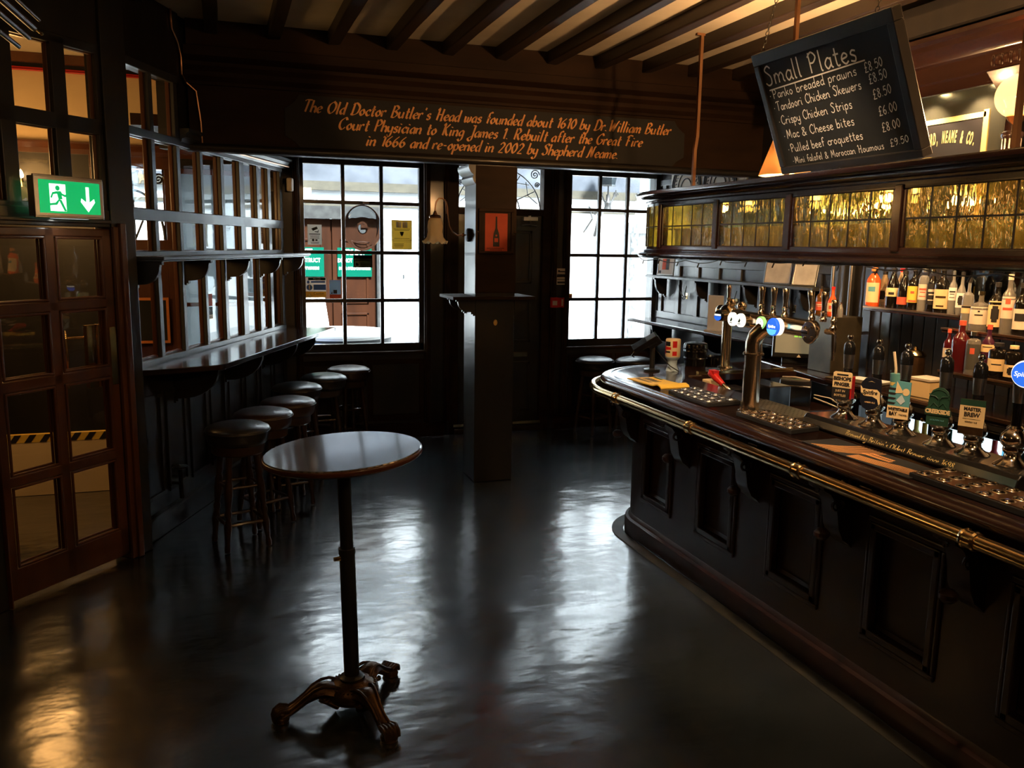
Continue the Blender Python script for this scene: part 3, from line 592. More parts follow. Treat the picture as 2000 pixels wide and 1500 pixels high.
# --- right wall: panelled corner with coat hooks, then matchboard behind the bar
b = B()
XR = 4.38
for y in (7.98, 7.62, 7.26, 6.9, 6.54, 6.18, 5.82, 5.46): b.box(XR-.018, XR, y-.035, y+.035, 1.17, 2.6)
for z0, z1 in ((1.17, 1.24), (1.72, 1.79), (2.54, 2.6)): b.box(XR-.02, XR, 5.2, YB, z0, z1)
b.box(XR-.03, XR, 5.2, YB, 0, .15); b.box(XR-.1, XR, 5.08, 5.2, 0, 2.6)
tag(b.obj('trim_6', 'sheen_wood', bevel=.004, smooth=0), kind='structure')
b = B()
for i in range(34):
    y = 5.06-i*.098; b.box(XR-.016, XR, y-.092, y, .0, 2.5)
tag(b.obj('trim_7', 'black_wood', bevel=.007, smooth=0), kind='structure')
b = B(); b.sweep(([(2.40, -2.9), (2.40, 4.8)] + [(2.9+.5*math.cos(RAD(180-9*i)), 4.8+.5*math.sin(RAD(180-9*i))) for i in range(1, 11)]), [(0, -.004), (0, .003), (.075, .003), (.075, -.004)]); tag(b.obj('trim_11', M.setdefault('worn_edge', mat('worn_floor_edge', (.04, .037, .028), .6, var=(9, (.02, .02, .017)))), smooth=0), kind='structure')
# ================================================================== THE ALLEY OUTSIDE
YO = 11.0
b = B(); b.box(-6, 12, YB+.26, 16, -.2, -.05); tag(b.obj('ground_outside', 'pavement', smooth=0), kind='structure')
b = holes_wall(-6, 5.55, -.1, 2.66, YO, YO+.4, [(.72, 1.95, -.1, 2.36)]); tag(b.obj('wall_outside', 'white_wall', smooth=0), kind='structure')
b = B(); b.box(-6, 5.6, YO-.04, YO+.4, 2.66, 3.25); b.sweep([(-6, YO-.04), (5.6, YO-.04)], [(0, 3.25), (.06, 3.25), (.1, 3.3), (.14, 3.36), (.14, 3.42), (0, 3.42)]); tag(b.obj('trim_8', 'grey_fascia', smooth=0), kind='structure')
b = B(); b.box(-6, 5.6, YO-.02, YO+.4, 3.42, 7); tag(b.obj('wall_outside_upper', 'white_wall', smooth=0), kind='structure')
b = B(); b.box(-6, 5.55, YO-.06, YO, 2.55, 2.66); b.box(-6, 5.55, YO-.02, YO, 2.36, 2.40); tag(b.obj('trim_9', 'cream_band', smooth=0), kind='structure')
r = struct('door_4', (0, 0, 0), 0, 'brown double door across the alley with green fire exit notices')
b = B(); b.box(.72, 1.95, YO-.02, YO+.06, 2.2, 2.36); b.box(1.86, 1.95, YO-.02, YO+.06, 0, 2.2); b.obj('stone_surround', 'dark_stone', r, smooth=0)
b = B()
for x0, x1 in ((.6, 1.28), (1.30, 1.86)):
    b.box(x0, x1, YO+.06, YO+.1, 0, 2.2)
    for a0, a1, c0, c1 in ((x0+.1, x1-.1, .15, .6), (x0+.1, x1-.1, .72, 1.0), (x0+.1, x1-.1, 1.12, 1.95)):
        for q in ((a0, a1, c0, c0+.03), (a0, a1, c1-.03, c1), (a0, a0+.03, c0, c1), (a1-.03, a1, c0, c1)): b.box(q[0], q[1], YO+.045, YO+.06, q[2], q[3])
b.box(.6, 1.9, YO+.1, YO+.14, 0, 2.2); b.obj('door_leaf', 'oak', r, bevel=.005, smooth=0)
for x0, x1 in ((.62, 1.19), (1.36, 1.80)):
    b = B(); b.box(x0, x1, YO+.03, YO+.042, 1.47, 1.84); nt_ = b.obj('exit_notice', 'green', r, smooth=0)
    for s, z, sz in (('FIRE EXIT', 1.78, .1), ('DO NOT OBSTRUCT', 1.675, .07), ('DOOR OPENS OUTWARDS', 1.575, .05)):
        text('notice_lettering', s, 'white', sz, frame(((x0+x1)/2-(.03 if x0 < 1 else 0), YO+.029, z), (1, 0, 0), (0, 0, 1)), nt_, xs=.82 if x0 < 1 else .66, bold=.002)
b = B(); b.box(5.5, 5.82, YO-.25, YO+.2, -.1, 2.1); b.box(5.46, 5.86, YO-.3, YO+.2, 2.1, 2.25); tag(b.obj('trim_10', 'stone', smooth=0), kind='structure')
r = struct('window_6', label='pale blue shop window across the alley')
b = B(); b.box(5.86, 5.95, YO-.1, YO, -.1, 3.2); b.box(6.5, 6.6, YO-.1, YO, -.1, 3.2); b.box(5.95, 6.5, YO-.1, YO, .3, .7); b.box(5.95, 6.5, YO-.1, YO, 2.5, 2.62); b.obj('frame', 'paleblue', r, smooth=0)
b = B(); b.box(5.86, 6.6, YO-.0, YO+.2, -.1, 3.2); b.obj('pane', 'paleblue', r, smooth=0)
b = B(); b.box(6.6, 12, YO-.1, YO+.3, -.1, 7); b.box(5.5, 6.6, YO-.02, YO+.3, 3.2, 7); tag(b.obj('wall_outside_far', 'white_wall', smooth=0), kind='structure')
r = thing('street_lantern', 'iron street lantern on a scrolled bracket seen through the corner window', 'street lantern', (4.93, YO-.42, 2.4))
b = B(); b.lathe([(.06, .0), (.045, .05), (.05, .09), (.03, .12), (.025, .2)], 10); b.tube([(0, .4, -.35), (0, .3, -.12), (-.02, .12, -.02), (0, 0, .02)], .02, 8); b.tube([(0, .4, -.05), (-.14, .3, .04), (-.13, .2, -.12), (-.18, .38, -.3)], .012, 6); b.obj('bracket', 'iron', r)
b = B()
for sx in (-1, 1):
    b.tube([(0, 0, .06), (sx*.06, 0, .12), (sx*.11, 0, .22), (sx*.12, 0, .26)], .012, 6); b.tube([(sx*(.11+.04*(1-i/24)*math.cos(i*.45)), 0, .2+.04*(1-i/24)*math.sin(i*.45)) for i in range(24)], .008, 6)
b.cyl((0, 0, .2), (0, 0, .34), .01); b.obj('scroll_arms', 'iron', r)
b = B(); b.lathe([(.10, .33), (.16, .62)], 4); b.obj('lantern_glass', 'glass_frost', r, smooth=0)
b = B(); b.lathe([(.11, .31), (.11, .33)], 4); b.lathe([(.17, .62), (.18, .64), (.08, .78), (.03, .85), (0.0, .88)], 4); b.obj('lantern_top', 'iron', r, smooth=0)
for lab, cx, cy, zt, rr in (('round dark-topped alley table outside the window left of the post', 1.23, 9.87, .885, .62), ('dark table edge outside the corner window', 3.82, 9.6, .83, .45)):
    r = thing('outdoor_table', lab, 'table', (cx, cy, -.05), group='tables in the alley')
    b = B(); b.lathe([(0, zt+.0), (rr, zt), (rr+.01, zt+.03), (rr, zt+.05), (0, zt+.05)], 40); b.obj('top', 'white', r, smooth=30)
    b = B(); b.lathe([(rr-.03, zt-.12), (rr-.02, zt-.001), (0, zt-.001)], 40); b.obj('apron', 'blackm', r, smooth=30)
    b = B(); b.lathe([(.25, 0), (.25, .03), (.04, .06), (.035, zt-.1)], 16); b.obj('pedestal', 'iron', r)
b = B(); m = frame((1.02, 10.9, -.05), (1, 0, 0), (0, 0, 1))
b.prism([(-.32, 0), (.32, 0), (.24, .5), (.13, 1.3), (.06, 1.42), (-.03, 1.4), (-.1, 1.2)], 0, .25, m); tag(b.obj('folded_canvas', 'white', bevel=.06), 'white folded canvas standing in the alley outside the left window', 'canvas')
b = B(); b.lathe([(.075, 0), (.085, .02), (.09, .86), (.08, .88), (0, .88)], 20, Mx.Translation((.885, 9.05, -.05))); tag(b.obj('blue_bin', 'blue'), 'blue bin by the alley table outside the left window', 'bin')
# ================================================================== FURNITURE IN THE ROOM
# --- post with its little shelf, lamp and poster
PX0, PX1 = 1.84, 2.165
r = thing('wooden_post', 'square dark wooden post in the middle of the room holding up the beam', 'post', (0, 0, 0))
b = B(); b.box(PX0, PX1, YF-.0, YF+.33, 0, 2.52); b.obj('shaft', 'black_wood', r, bevel=.006, smooth=0)
b = B(); b.box(PX0-.004, PX1+.004, YF-.006, YF, 1.53, 2.50); b.obj('front_board', 'brown_wood', r, bevel=.002, smooth=0)
b = B(); b.sweep([(PX0, YF+.33), (PX0, YF-.0)], [(0, 2.36), (-.0, 2.36), (.02, 2.38), (.03, 2.41), (.02, 2.43), (.045, 2.45), (.06, 2.48), (.06, 2.505), (0, 2.505)]); b.obj('capital', 'sheen_wood', r, smooth=30)
r = thing('post_shelf', 'small dark shelf wrapped around the wooden post', 'shelf', (0, 0, 0))
b = B()
for q in ((PX0-.2, PX0-.002, YF-.08, YF+.36), (PX1+.002, PX1+.15, YF-.08, YF+.36), (PX0-.002, PX1+.002, YF-.08, YF-.008)): b.box(*q, 1.48, 1.505)
b.obj('board', 'brown_wood', r, bevel=.004, smooth=0)
def bracket_x(b, x, d, y, zt=1.48, h=.15):
    m = frame((x, y, 0), (0, -1, 0), (0, 0, 1)) if d < 0 else frame((x, y+.03, 0), (0, 1, 0), (0, 0, 1))
    mm = Mx.Translation((x, y, 0)) @ Mx.Rotation(PI/2 if d < 0 else -PI/2, 4, 'Z') ; return mm
for x, d, y in ((PX0-.002, -1, YF+.02), (PX0-.002, -1, YF+.28), (PX1+.002, 1, YF+.02)):
    b = B(); bracket(b, 0, .15 if d < 0 else .12, 1.48, .13, Mx.Translation((x, y, 0)) @ Mx.Rotation(-PI/2 if d < 0 else PI/2, 4, 'Z')); b.obj('bracket', 'black_wood', r, bevel=.002, smooth=0)
r = thing('wall_lamp', 'unlit swan-neck lamp with a milky tulip shade on the post', 'wall lamp', (PX0-.002, 6.5, 1.977))
b = B(); b.lathe([(.052, 0), (.052, .02), (.04, .028), (0, .028)], 24, Mx.Rotation(-PI/2, 4, 'Y')); b.obj('back_plate', 'ink', r)
b = B(); pts = [(-.03, 0, 0), (-.06, 0, 0), (-.1, 0, -.005), (-.14, 0, .02), (-.165, 0, .07), (-.175, 0, .14), (-.18, 0, .21), (-.19, 0, .25), (-.215, 0, .275), (-.25, 0, .275), (-.272, 0, .25), (-.28, 0, .2), (-.281, 0, .15)]
b.tube(pts, .006, 8); b.sphere((-.055, 0, 0), .016, 12); b.lathe([(.02, 0), (.012, .02), (.006, .03)], 12, Mx.Translation((-.28, 0, .15))); b.lathe([(.045, 0), (.048, .01), (.04, .022), (.012, .028)], 20, Mx.Translation((-.28, 0, .125))); b.tube([(-.2, 0, .27), (-.19, 0, .16)], .004, 6); b.obj('swan_neck', 'copper', r)
b = B(); n = 40; prof = [(.042, .0), (.055, -.03), (.06, -.07), (.058, -.11), (.065, -.15), (.085, -.18), (.098, -.19)]; vs = []
for j, (rr, z) in enumerate(prof):
    for i in range(n):
        t = 2*PI*i/n; k = max(0, (j-3)/3.); q = 1+.07*k*math.cos(8*t); vs.append((-.28+rr*q*math.cos(t), rr*q*math.sin(t), .128+z+.012*k*k*math.cos(8*t)))
b.add(vs, [(j*n+i, j*n+(i+1) % n, (j+1)*n+(i+1) % n, (j+1)*n+i) for j in range(len(prof)-1) for i in range(n)])
o = b.obj('tulip_shade', 'tulip', r, smooth=180); sm = o.modifiers.new('solid', 'SOLIDIFY'); sm.thickness = .003
r = thing('framed_poster', 'framed red poster of a bottle on the post', 'poster', (2.0, YF-.008, 2.01))
m = frame((0, 0, 0), (1, 0, 0), (0, 0, 1))
b = B()
for q in ((-.142, .142, -.175, -.155), (-.142, .142, .145, .17), (-.142, -.12, -.155, .145), (.12, .142, -.155, .145)): b.box(q[0], q[1], -.018, 0, q[2], q[3])
b.box(-.12, .12, -.008, 0, -.155, .145); b.obj('frame', 'brown_wood', r, bevel=.003, smooth=0)
b = B(); b.prism(rect(0, -.012, .182, .292), .008, .010, m); b.obj('print', 'poster', r, smooth=0)
b = B(); b.prism([(-.006, .11), (.006, .11), (.008, .02), (.022, -.02), (.026, -.05), (.026, -.12), (-.026, -.12), (-.026, -.05), (-.022, -.02), (-.008, .02)], .0102, .011, m)
for z, w_ in ((-.133, .15), (-.146, .1)):
    for i in range(int(w_/.011)): b.prism(rect(-w_/2+i*.011+.004, z, .006, .007), .0102, .011, m)
b.obj('bottle_drawing', 'ink', r, smooth=0)
b = B(); b.prism(rect(0, -.07, .03, .03), .0112, .0116, m); b.prism(ell(0, -.035, .008, .008), .0112, .0116, m); b.obj('bottle_label', 'poster', r, smooth=0)
b = B(); b.sphere((-.145, -.006, -.01), .008, 8); b.sphere((.15, -.006, -.01), .008, 8); b.obj('fixing', 'brass', r)
b = B(); b.prism(ell(0, 0, .017, .024), 0, .004, frame((2.006, YF-.0005, 1.297), (1, 0, 0), (0, 0, 1))); tag(b.obj('number_tag', 'brass', smooth=0), 'small oval brass tag on the front of the wooden post under the shelf', 'tag')
# --- high table
r = thing('high_table', 'round high table on a clawed cast-iron base in the foreground', 'table', (.432, 3.25, 0))
b = B(); b.lathe([(0, 1.067), (.297, 1.067), (.305, 1.072), (.307, 1.075), (.307, 1.093), (.303, 1.098), (0, 1.098)], 72)
M['tabletop'] = mt_ = mat('worn_table_top', (.10, .094, .09), .2, coat=1.0, rvar=(5, .14, .26), var=(5, (.075, .068, .062)), bump=[(4, .02, .01), (60, .04, .002)])
mt_.node_tree.nodes['Principled BSDF'].inputs['Coat IOR'].default_value = 3.0; mt_.node_tree.nodes['Principled BSDF'].inputs['Coat Roughness'].default_value = .09
b.obj('top', 'tabletop', r, smooth=30)
b = B(); b.lathe([(.3069, 1.0735), (.3095, 1.075), (.3095, 1.091), (.3069, 1.0935)], 72); b.obj('edge_band', 'door_wood', r, smooth=60)
b = B(); b.cyl((0, 0, .6), (0, 0, 1.067), .0265, 24); b.lathe([(.1, 1.067), (.1, 1.06), (.03, 1.05)], 24); b.obj('upper_pole', 'iron', r)
b = B(); b.cyl((0, 0, .12), (0, 0, .69), .0315, 24); b.lathe([(.034, .67), (.034, .693), (.027, .695)], 24); b.lathe([(.05, .125), (.05, .14), (.034, .15)], 24); b.obj('lower_pole', 'iron', r)
b = B(); b.tube([(-.03, -.02, .66), (-.055, -.025, .66)], .009, 10); b.obj('clamp_screw', 'brass', r)
b = B(); b.lathe([(.06, .03), (.095, .05), (.108, .072), (.102, .098), (.078, .118), (.058, .128), (.05, .13), (.048, .14)], 36)
for i in range(36): b.sphere((.09*math.cos(i*PI/18), .09*math.sin(i*PI/18), .108), .006, 6)
ANG = [RAD(184), RAD(48), RAD(290)]
for a in ANG:
    m = Mx.Rotation(a, 4, 'Z'); pts = []; n = 12; secs = []
    path = [(.05, .08, .062, .036), (.09, .095, .054, .04), (.125, .102, .044, .034), (.16, .094, .034, .028), (.195, .074, .024, .02), (.23, .05, .024, .018), (.255, .036, .027, .018), (.28, .03, .03, .018)]
    vs = []
    for x, z, hw, hh in path:
        for k in range(10):
            t = 2*PI*k/10; vs.append((x+hh*.4*math.sin(t), hw*math.cos(t)*(1-.25*abs(math.sin(t))), z+hh*math.sin(t)))
    b.add(vs, [(i*10+k, i*10+(k+1) % 10, (i+1)*10+(k+1) % 10, (i+1)*10+k) for i in range(len(path)-1) for k in range(10)] + [tuple(range(10)), tuple(range(70, 80))], m)
    for sy in (-1, 1):
        b.tube([(x-.0, sy*hw*.72, z+hh*.85) for x, z, hw, hh in path], .0065, 6, m=m)
        b.tube([(.12+.02*(1-i/20)*math.cos(i*.5), sy*(.034+.02*(1-i/20)*math.sin(i*.5)), .075) for i in range(20)], .006, 6, m=m)
    b.sphere((.29, 0, .03), .031, 14, m, .85); b.lathe([(.033, .0), (.036, .012), (.03, .022)], 16, m @ Mx.Translation((.292, 0, 0)))
    for k in range(-2, 3): b.tube([(.262, k*.013, .048), (.292, k*.015, .055), (.315, k*.014, .04), (.322, k*.013, .018)], .0075, 6, m=m)
    b.tube([(.06, 0, .02), (.1, 0, .05), (.13, 0, .07)], .02, 8, m=m)
b.obj('cast_base', 'bronze', r, smooth=50)
for o in r.children:
    if o.name.split('.')[0] != 'cast_base': o.rotation_euler = (0, RAD(-1.2), 0)
    if o.name.split('.')[0] in ('top', 'edge_band'):
        R_ = Mx.Rotation(RAD(-3.4), 4, 'Y'); c_ = V((-.023, 0, 1.098)); o.rotation_euler = R_.to_euler(); o.location = c_ - (R_ @ V((0, 0, 1.098)))
# --- stools
LT = [(.0, 0), (.017, .005), (.019, .03), (.014, .06), (.018, .1), (.024, .16), (.02, .19), (.015, .21), (.022, .235), (.022, .25), (.016, .27), (.02, .3), (.026, .36), (.024, .42), (.018, .46), (.022, .49), (.018, .52), (.02, .56), (.022, .63)]
def stool(label, leather, loc, rz):
    r = thing('bar_stool', label, 'stool', loc, rz, 'round padded bar stools')
    b = B(); b.lathe([(.0, .792), (.06, .79), (.12, .785), (.165, .774), (.19, .76), (.197, .748), (.196, .74), (.190, .737), (.187, .70), (.18, .672), (.165, .66), (0, .66)], 40); b.obj('seat', leather, r, smooth=50)
    b = B(); b.tube([(.196*math.cos(i*PI/24), .196*math.sin(i*PI/24), .742) for i in range(48)], .005, 6, True); b.obj('piping', leather, r)
    b = B(); b.lathe([(.15, .60), (.16, .61), (.16, .66), (.15, .66)], 32); b.obj('apron', 'dark_leg', r)
    tops = []
    for k in range(4):
        a = PI/4+k*PI/2; t = V((.115*math.cos(a), .115*math.sin(a), .63)); f_ = V((.185*math.cos(a), .185*math.sin(a), 0)); d = (t-f_).normalized()
        m = frame(f_, d.orthogonal(), d.cross(d.orthogonal())); m = Mx((d.orthogonal().normalized(), d.cross(d.orthogonal().normalized()), d)).transposed().to_4x4(); m.translation = f_
        b = B(); b.lathe(LT, 12, m); b.obj('leg', 'dark_leg', r, smooth=60); tops.append((f_, d))
    for z, q in ((.17, .011), (.40, .009)):
        for k in range(4):
            p0 = tops[k][0]+tops[k][1]*z; p1 = tops[(k+1) % 4][0]+tops[(k+1) % 4][1]*z; b = B(); b.tube([p0, (p0+p1)/2, p1], [q*.8, q*1.15, q*.8], 8); b.obj('stretcher', 'dark_leg', r)
    return r
s0 = stool('bar stool with a dark worn seat nearest the lobby door', 'leather_b', (.03, 5.38, 0), .3)
s1 = stool('brown leather bar stool second from the lobby door', 'leather', (.20, 5.80, 0), .5)
dup(s1, (.39, 6.19, 0), .2, 'brown leather bar stool third from the lobby door')
dup(s0, (.50, 6.82, 0), .6, 'dark bar stool fourth from the lobby door, half hidden by the third')
dup(s0, (.76, 7.27, 0), .1, 'bar stool with a shiny seat just in front of the one under the left window')
dup(s1, (1.03, 7.69, 0), .4, 'bar stool under the left window farthest from the lobby door')
dup(s0, (3.55, 7.80, 0), .35, 'bar stool under the corner window nearer the street door')
dup(s0, (3.95, 7.70, 0), .0, 'bar stool under the corner window mostly hidden by the bar counter')
# --- exit sign, sensor, cable, hook, hanging thing
r = thing('exit_sign', 'lit green emergency exit sign with a running figure and a down arrow', 'exit sign', Dp(-.345, -.11, 2.11), rD)
b = B(); b.box(-.21, .21, -.02, .03, -.1, .1); b.box(-.21, .21, -.018, -.004, -.108, .108); b.box(-.05, .05, .03, .088, -.04, .04); b.obj('housing', 'steel', r, bevel=.004, smooth=0)
for nm, yy, dx in (('sign_face', -.0205, 1), ('rear_face', .0305, -1)):
    m = frame((0, yy, 0), (dx, 0, 0), (0, 0, 1))
    b = B(); b.prism(rect(0, 0, .37, .165), 0, .001, m); f_ = b.obj(nm, 'exit_green', r, smooth=0)
    b = B(); b.prism([(.095, .06), (.115, .06), (.115, -.02), (.145, .0), (.15, -.018), (.105, -.07), (.06, -.018), (.065, .0), (.095, -.02)], .0012, .002, m); b.obj('arrow', 'exit_white', f_, smooth=0); b = B()
    b.prism([(-.125, .065), (-.03, .065), (-.03, -.072), (-.125, -.072)], .0012, .002, m); b.obj('figure_panel', 'exit_white', f_, smooth=0)
    b = B(); b.prism(ell(-.078, .044, .013, .013), .0022, .003, m)
    for p in ([(-.085, .028), (-.06, .03), (-.052, -.01), (-.075, -.014)], [(-.085, .028), (-.078, .016), (-.105, .012), (-.115, -.008), (-.123, -.004), (-.11, .022)], [(-.06, .03), (-.052, .018), (-.035, .012), (-.022, .02), (-.018, .012), (-.035, .0), (-.055, .008)], [(-.075, -.012), (-.058, -.014), (-.03, -.07), (-.043, -.072)], [(-.075, -.012), (-.062, -.006), (-.085, -.04), (-.13, -.045), (-.13, -.034), (-.095, -.03)]): b.prism(p, .0022, .003, m)
    b.obj('running_figure', 'exit_green', f_, smooth=0)
b = B(); b.prism(rect(.0, -.004, .22, .02), 0, .003, frame((0, 0, -.1085), (1, 0, 0), (0, 1, 0))); b.obj('downlight_slot', 'exit_white', r, smooth=0)
light('exit_sign_glow', 'AREA', Dp(-.345, -.11, 1.995), .25, (.95, 1, .95), shape='RECTANGLE', size=.25, size_y=.02)
b = B(); b.box(-.035, .035, -.05, 0, -.06, .06); o = b.obj('motion_sensor', 'offwhite', bevel=.014); o.location = Wp(1.72, -.05, 2.41); o.rotation_euler = (0, 0, rW); tag(o, 'small off-white motion sensor high at the end of the glazed partition', 'sensor')
b = B(); b.tube([Wp(-.32, -.01, 3.37), Wp(-.31, -.01, 3.25), Wp(-.24, -.01, 3.19), Wp(-.2, -.012, 3.1), Wp(-.2, -.012, 2.99), Wp(-.14, -.012, 2.95), Wp(-.10, -.06, 2.9), Wp(-.09, -.08, 2.7), Wp(-.08, -.08, 2.55), Wp(.1, -.075, 2.55), Wp(.6, -.075, 2.56), Wp(1.1, -.075, 2.56), Wp(1.7, -.075, 2.565)], .008, 8); tag(b.obj('wall_cable', 'copper'), 'cable clipped down the dark wall and along the partition cornice', 'cable')
b = B(); b.tube([Wp(-.62, -.02, .42), Wp(-.62, -.06, .42), Wp(-.62, -.075, .40)], .012, 8); b.lathe([(.02, .40), (.05, .41), (.05, .418), (0, .42)], 16, Mx.Translation(Wp(-.62, -.075, 0))); b.tube([Wp(-.62, -.075, .40), Wp(-.62, -.075, .2)], .016, 8); b.tube([Wp(-.62, -.0, .3), Wp(-.62, -.075, .3)], .01, 8); tag(b.obj('ashtray_post', 'iron'), 'small black iron bracket with a round cap on the dado behind the nearest stool', 'bracket')
r = thing('hanging_lamp', 'corner of a dark hanging lantern at the top left', 'lantern', (-1.02, 3.9, 3.0))
b = B(); p0 = at(66, 55, Y=3.7); p1 = at(-120, -110, Y=3.0)
d = (p1-p0)
for k, (ox, oz, rr) in enumerate(((0, 0, .012), (-.02, -.035, .01), (-.055, -.07, .009), (.02, .03, .006))):
    o_ = V((ox, 0, oz)); b.tube([p0+o_-r.location, p0+d*.5+o_-r.location, p1+o_-r.location], rr, 8)
b.obj('lantern_frame', 'door_wood', r)
b = B(); b.tube([p0-r.location, p0+V((.02, 0, -.015))-r.location], .004, 6); b.sphere(p0+V((.025, 0, -.018))-r.location, .007, 8); b.obj('finial', 'brass', r)
b = B(); b.tube([p1-r.location, V((p1.x, p1.y, 3.372))-r.location], .01, 6); b.obj('chain', 'iron', r)
# --- lobby things seen through the glass
r = thing('hazard_board', 'pale board edged with black and yellow tape behind the lobby door glass', 'board', (-1.28, 7.03, 0))
b = B(); b.box(-.5, .42, -.16, -.12, 0, .405); b.obj('panel', 'cream', r, smooth=0)
b = B(); b.box(-.502, .422, -.162, -.118, .405, .465); b.obj('tape', 'yellow', r, smooth=0)
b = B(); m = frame((0, -.163, .435), (1, 0, 0), (0, 0, 1))
for i in range(9):
    x = -.48+i*.1; b.prism([(x, -.029), (x+.045, -.029), (x+.085, .029), (x+.04, .029)], 0, .001, m)
b.obj('tape_stripe', 'ink', r, smooth=0)
r = thing('framed_chalkboard', 'small blank blackboard in an orange wood frame on the lobby wall', 'blackboard', (-.66, YB-.06, 1.2))
b = B()
for q in ((-.17, .17, -.2, -.178), (-.17, .17, .178, .2), (-.17, -.148, -.178, .178), (.148, .17, -.178, .178)): b.box(q[0], q[1], -.02, 0, q[2], q[3])
b.obj('frame', 'orange', r, smooth=0); b = B(); b.box(-.148, .148, -.01, 0, -.178, .178); b.obj('board', 'chalkboard', r, smooth=0)
r = thing('lobby_lamp', 'lit candle bulb on the lobby wall behind the exit sign', 'wall lamp', (-1.56, YB-.1, 2.38))
b = B(); b.tube([(0, .05, -.05), (0, 0, -.06), (0, 0, -.02)], .008, 8); b.lathe([(.02, -.03), (.014, .0)], 12); b.obj('arm', 'brass', r)
b = B(); b.lathe([(.0, 0), (.018, .012), (.02, .03), (.012, .055), (0, .075)], 14); b.obj('bulb', 'flame', r)
light('lobby_lamp_light', 'POINT', (-1.56, YB-.45, 2.42), 14, (1, .5, .15), .15)
light('lobby_fill_light', 'POINT', (-1.55, 6.05, 2.2), 48, (1, .52, .17), .3)  # added fill without a fitting, placed low to warm the lobby and its board
# --- stickers and notices
def notice(name, label, cat, cx, cy, w_, h_, y, face, parts, mirror=False):
    r = thing(name, label, cat, (cx, y, cy)); m = frame((0, 0, 0), (1, 0, 0), (0, 0, 1))
    b = B(); b.prism(rect(0, 0, w_, h_), 0, .001, m); b.obj('sheet', M.get('sheet_'+face, M[face]) if abs(y-GY) < .02 else face, r, smooth=0)
    for nm, mt, polys in parts:
        b = B()
        for p in polys: b.prism(p, .0012, .0018, m)
        b.obj(nm, mt, r, smooth=0)
    return r
GY = YB+.056
def lines(cx, zs, w_, h_=.004): return [rect(cx, z, w_*q, h_) for z, q in zip(zs, (1, .9, .95, .8, 1, .85, .7, .9))]
notice('camera_notice', 'white camera surveillance notice on the left window glass', 'notice', .795, 1.972, .13, .185, GY, 'white', [('camera_icon', 'ink', [[(-.03, .055), (.02, .075), (.03, .055), (-.015, .035)], [(.0, .03), (.03, .03), (.03, .045), (.035, .045), (.035, .02), (0, .024)]]), ('small_print', 'ink', [rect(0, .005, .1, .008)] + lines(0, (-.01, -.022, -.034), .09) + [ell(-.015, -.05, .012, .012, 12), rect(.015, -.05, .02, .014)] + lines(0, (-.07, -.08), .08))])
r = notice('toilet_notice', 'yellow notice with two figure symbols on the left window glass', 'notice', 1.617, 1.985, .2, .28, GY, 'lightyellow', [('border', 'ink', [rect(0, .135, .19, .003), rect(0, -.05, .19, .003), rect(-.095, .04, .003, .19), rect(.095, .04, .003, .19), rect(0, -.065, .18, .002), rect(0, -.135, .18, .002)]), ('symbol_panel', 'steel', [rect(-.03, .095, .05, .055), rect(.03, .095, .05, .055)]), ('small_print', 'ink', lines(0, (.055, .045), .16) + [[(-.02, .03), (.02, .03), (.012, .0), (0, -.015), (-.012, 0)]] + lines(0, (-.035,), .15) + lines(-.03, (-.085, -.095, -.105, -.115), .1))])
b = B(); m = frame((0, 0, 0), (1, 0, 0), (0, 0, 1))
for x in (-.03, .03): b.prism(ell(x, .112, .006, .006, 10), .002, .0024, m); b.prism([(x-.008, .104), (x+.008, .104), (x+.004, .073), (x-.004, .073)], .002, .0024, m)
b.obj('figure_symbol', 'lightyellow', r, smooth=0)
notice('green_sticker', 'dark green framed sticker in the middle of the left window', 'sticker', 1.24, 1.73, .18, .118, GY, 'ink', [('label', 'darkgreen', [rect(0, -.015, .165, .08)]), ('emblem', 'lightyellow', [ell(-.055, -.03, .014, .014), rect(.02, -.03, .09, .006), rect(.02, -.045, .08, .006), rect(0, .01, .14, .006)])])
r = notice('caution_sign', 'white, blue and yellow caution sign low on the left window', 'sign', .796, 1.482, .19, .19, GY, 'white', [('green_band', 'green', [rect(.01, .08, .16, .024)]), ('blue_band', 'blue', [rect(.02, .052, .13, .016), rect(.035, .002, .115, .05), ell(-.06, 0, .027, .027), ell(-.07, .05, .012, .014)]), ('yellow_band', 'yellow', [rect(0, -.066, .188, .055)]), ('warning_mark', 'ink', [[(-.085, -.088), (-.035, -.088), (-.06, -.046)]])])
b = B(); b.prism([(-.077, -.084), (-.043, -.084), (-.06, -.055)], .002, .0024, m); b.prism(rect(-.06, .006, .006, .03), .002, .0024, m); b.prism(ell(-.06, -.016, .004, .004, 8), .002, .0024, m); b.obj('white_mark', 'lightyellow', r, smooth=0)
text('caution_lettering', 'Caution', 'ink', .03, frame((.025, -.0025, -.057), (1, 0, 0), (0, 0, 1)), r)
for s, z, sz in (('Fire exit', .08, .02),): text('exit_lettering', s, 'white', sz, frame((.01, -.0025, z), (1, 0, 0), (0, 0, 1)), r)
notice('picture_card', 'small pale blue picture card propped in the left window beside the caution sign', 'card', .973, 1.467, .105, .17, GY-.01, 'paleblue', [('foot_band', 'poster', [rect(0, -.068, .104, .034)]), ('picture', 'ink', [rect(.0, -.025, .035, .035), [(-.04, -.045), (-.03, -.02), (-.025, -.045)]])])
notice('white_clip', 'small white strip taped to the top glazing bar of the left window', 'tape', 1.27, 2.275, .06, .018, YB+.02, 'offwhite', [])
notice('square_sticker', 'small brown square sticker on the corner window', 'sticker', 3.385, 1.39, .05, .055, GY, 'cliptan', [('print', 'poster', [rect(0, .0, .034, .02)])])
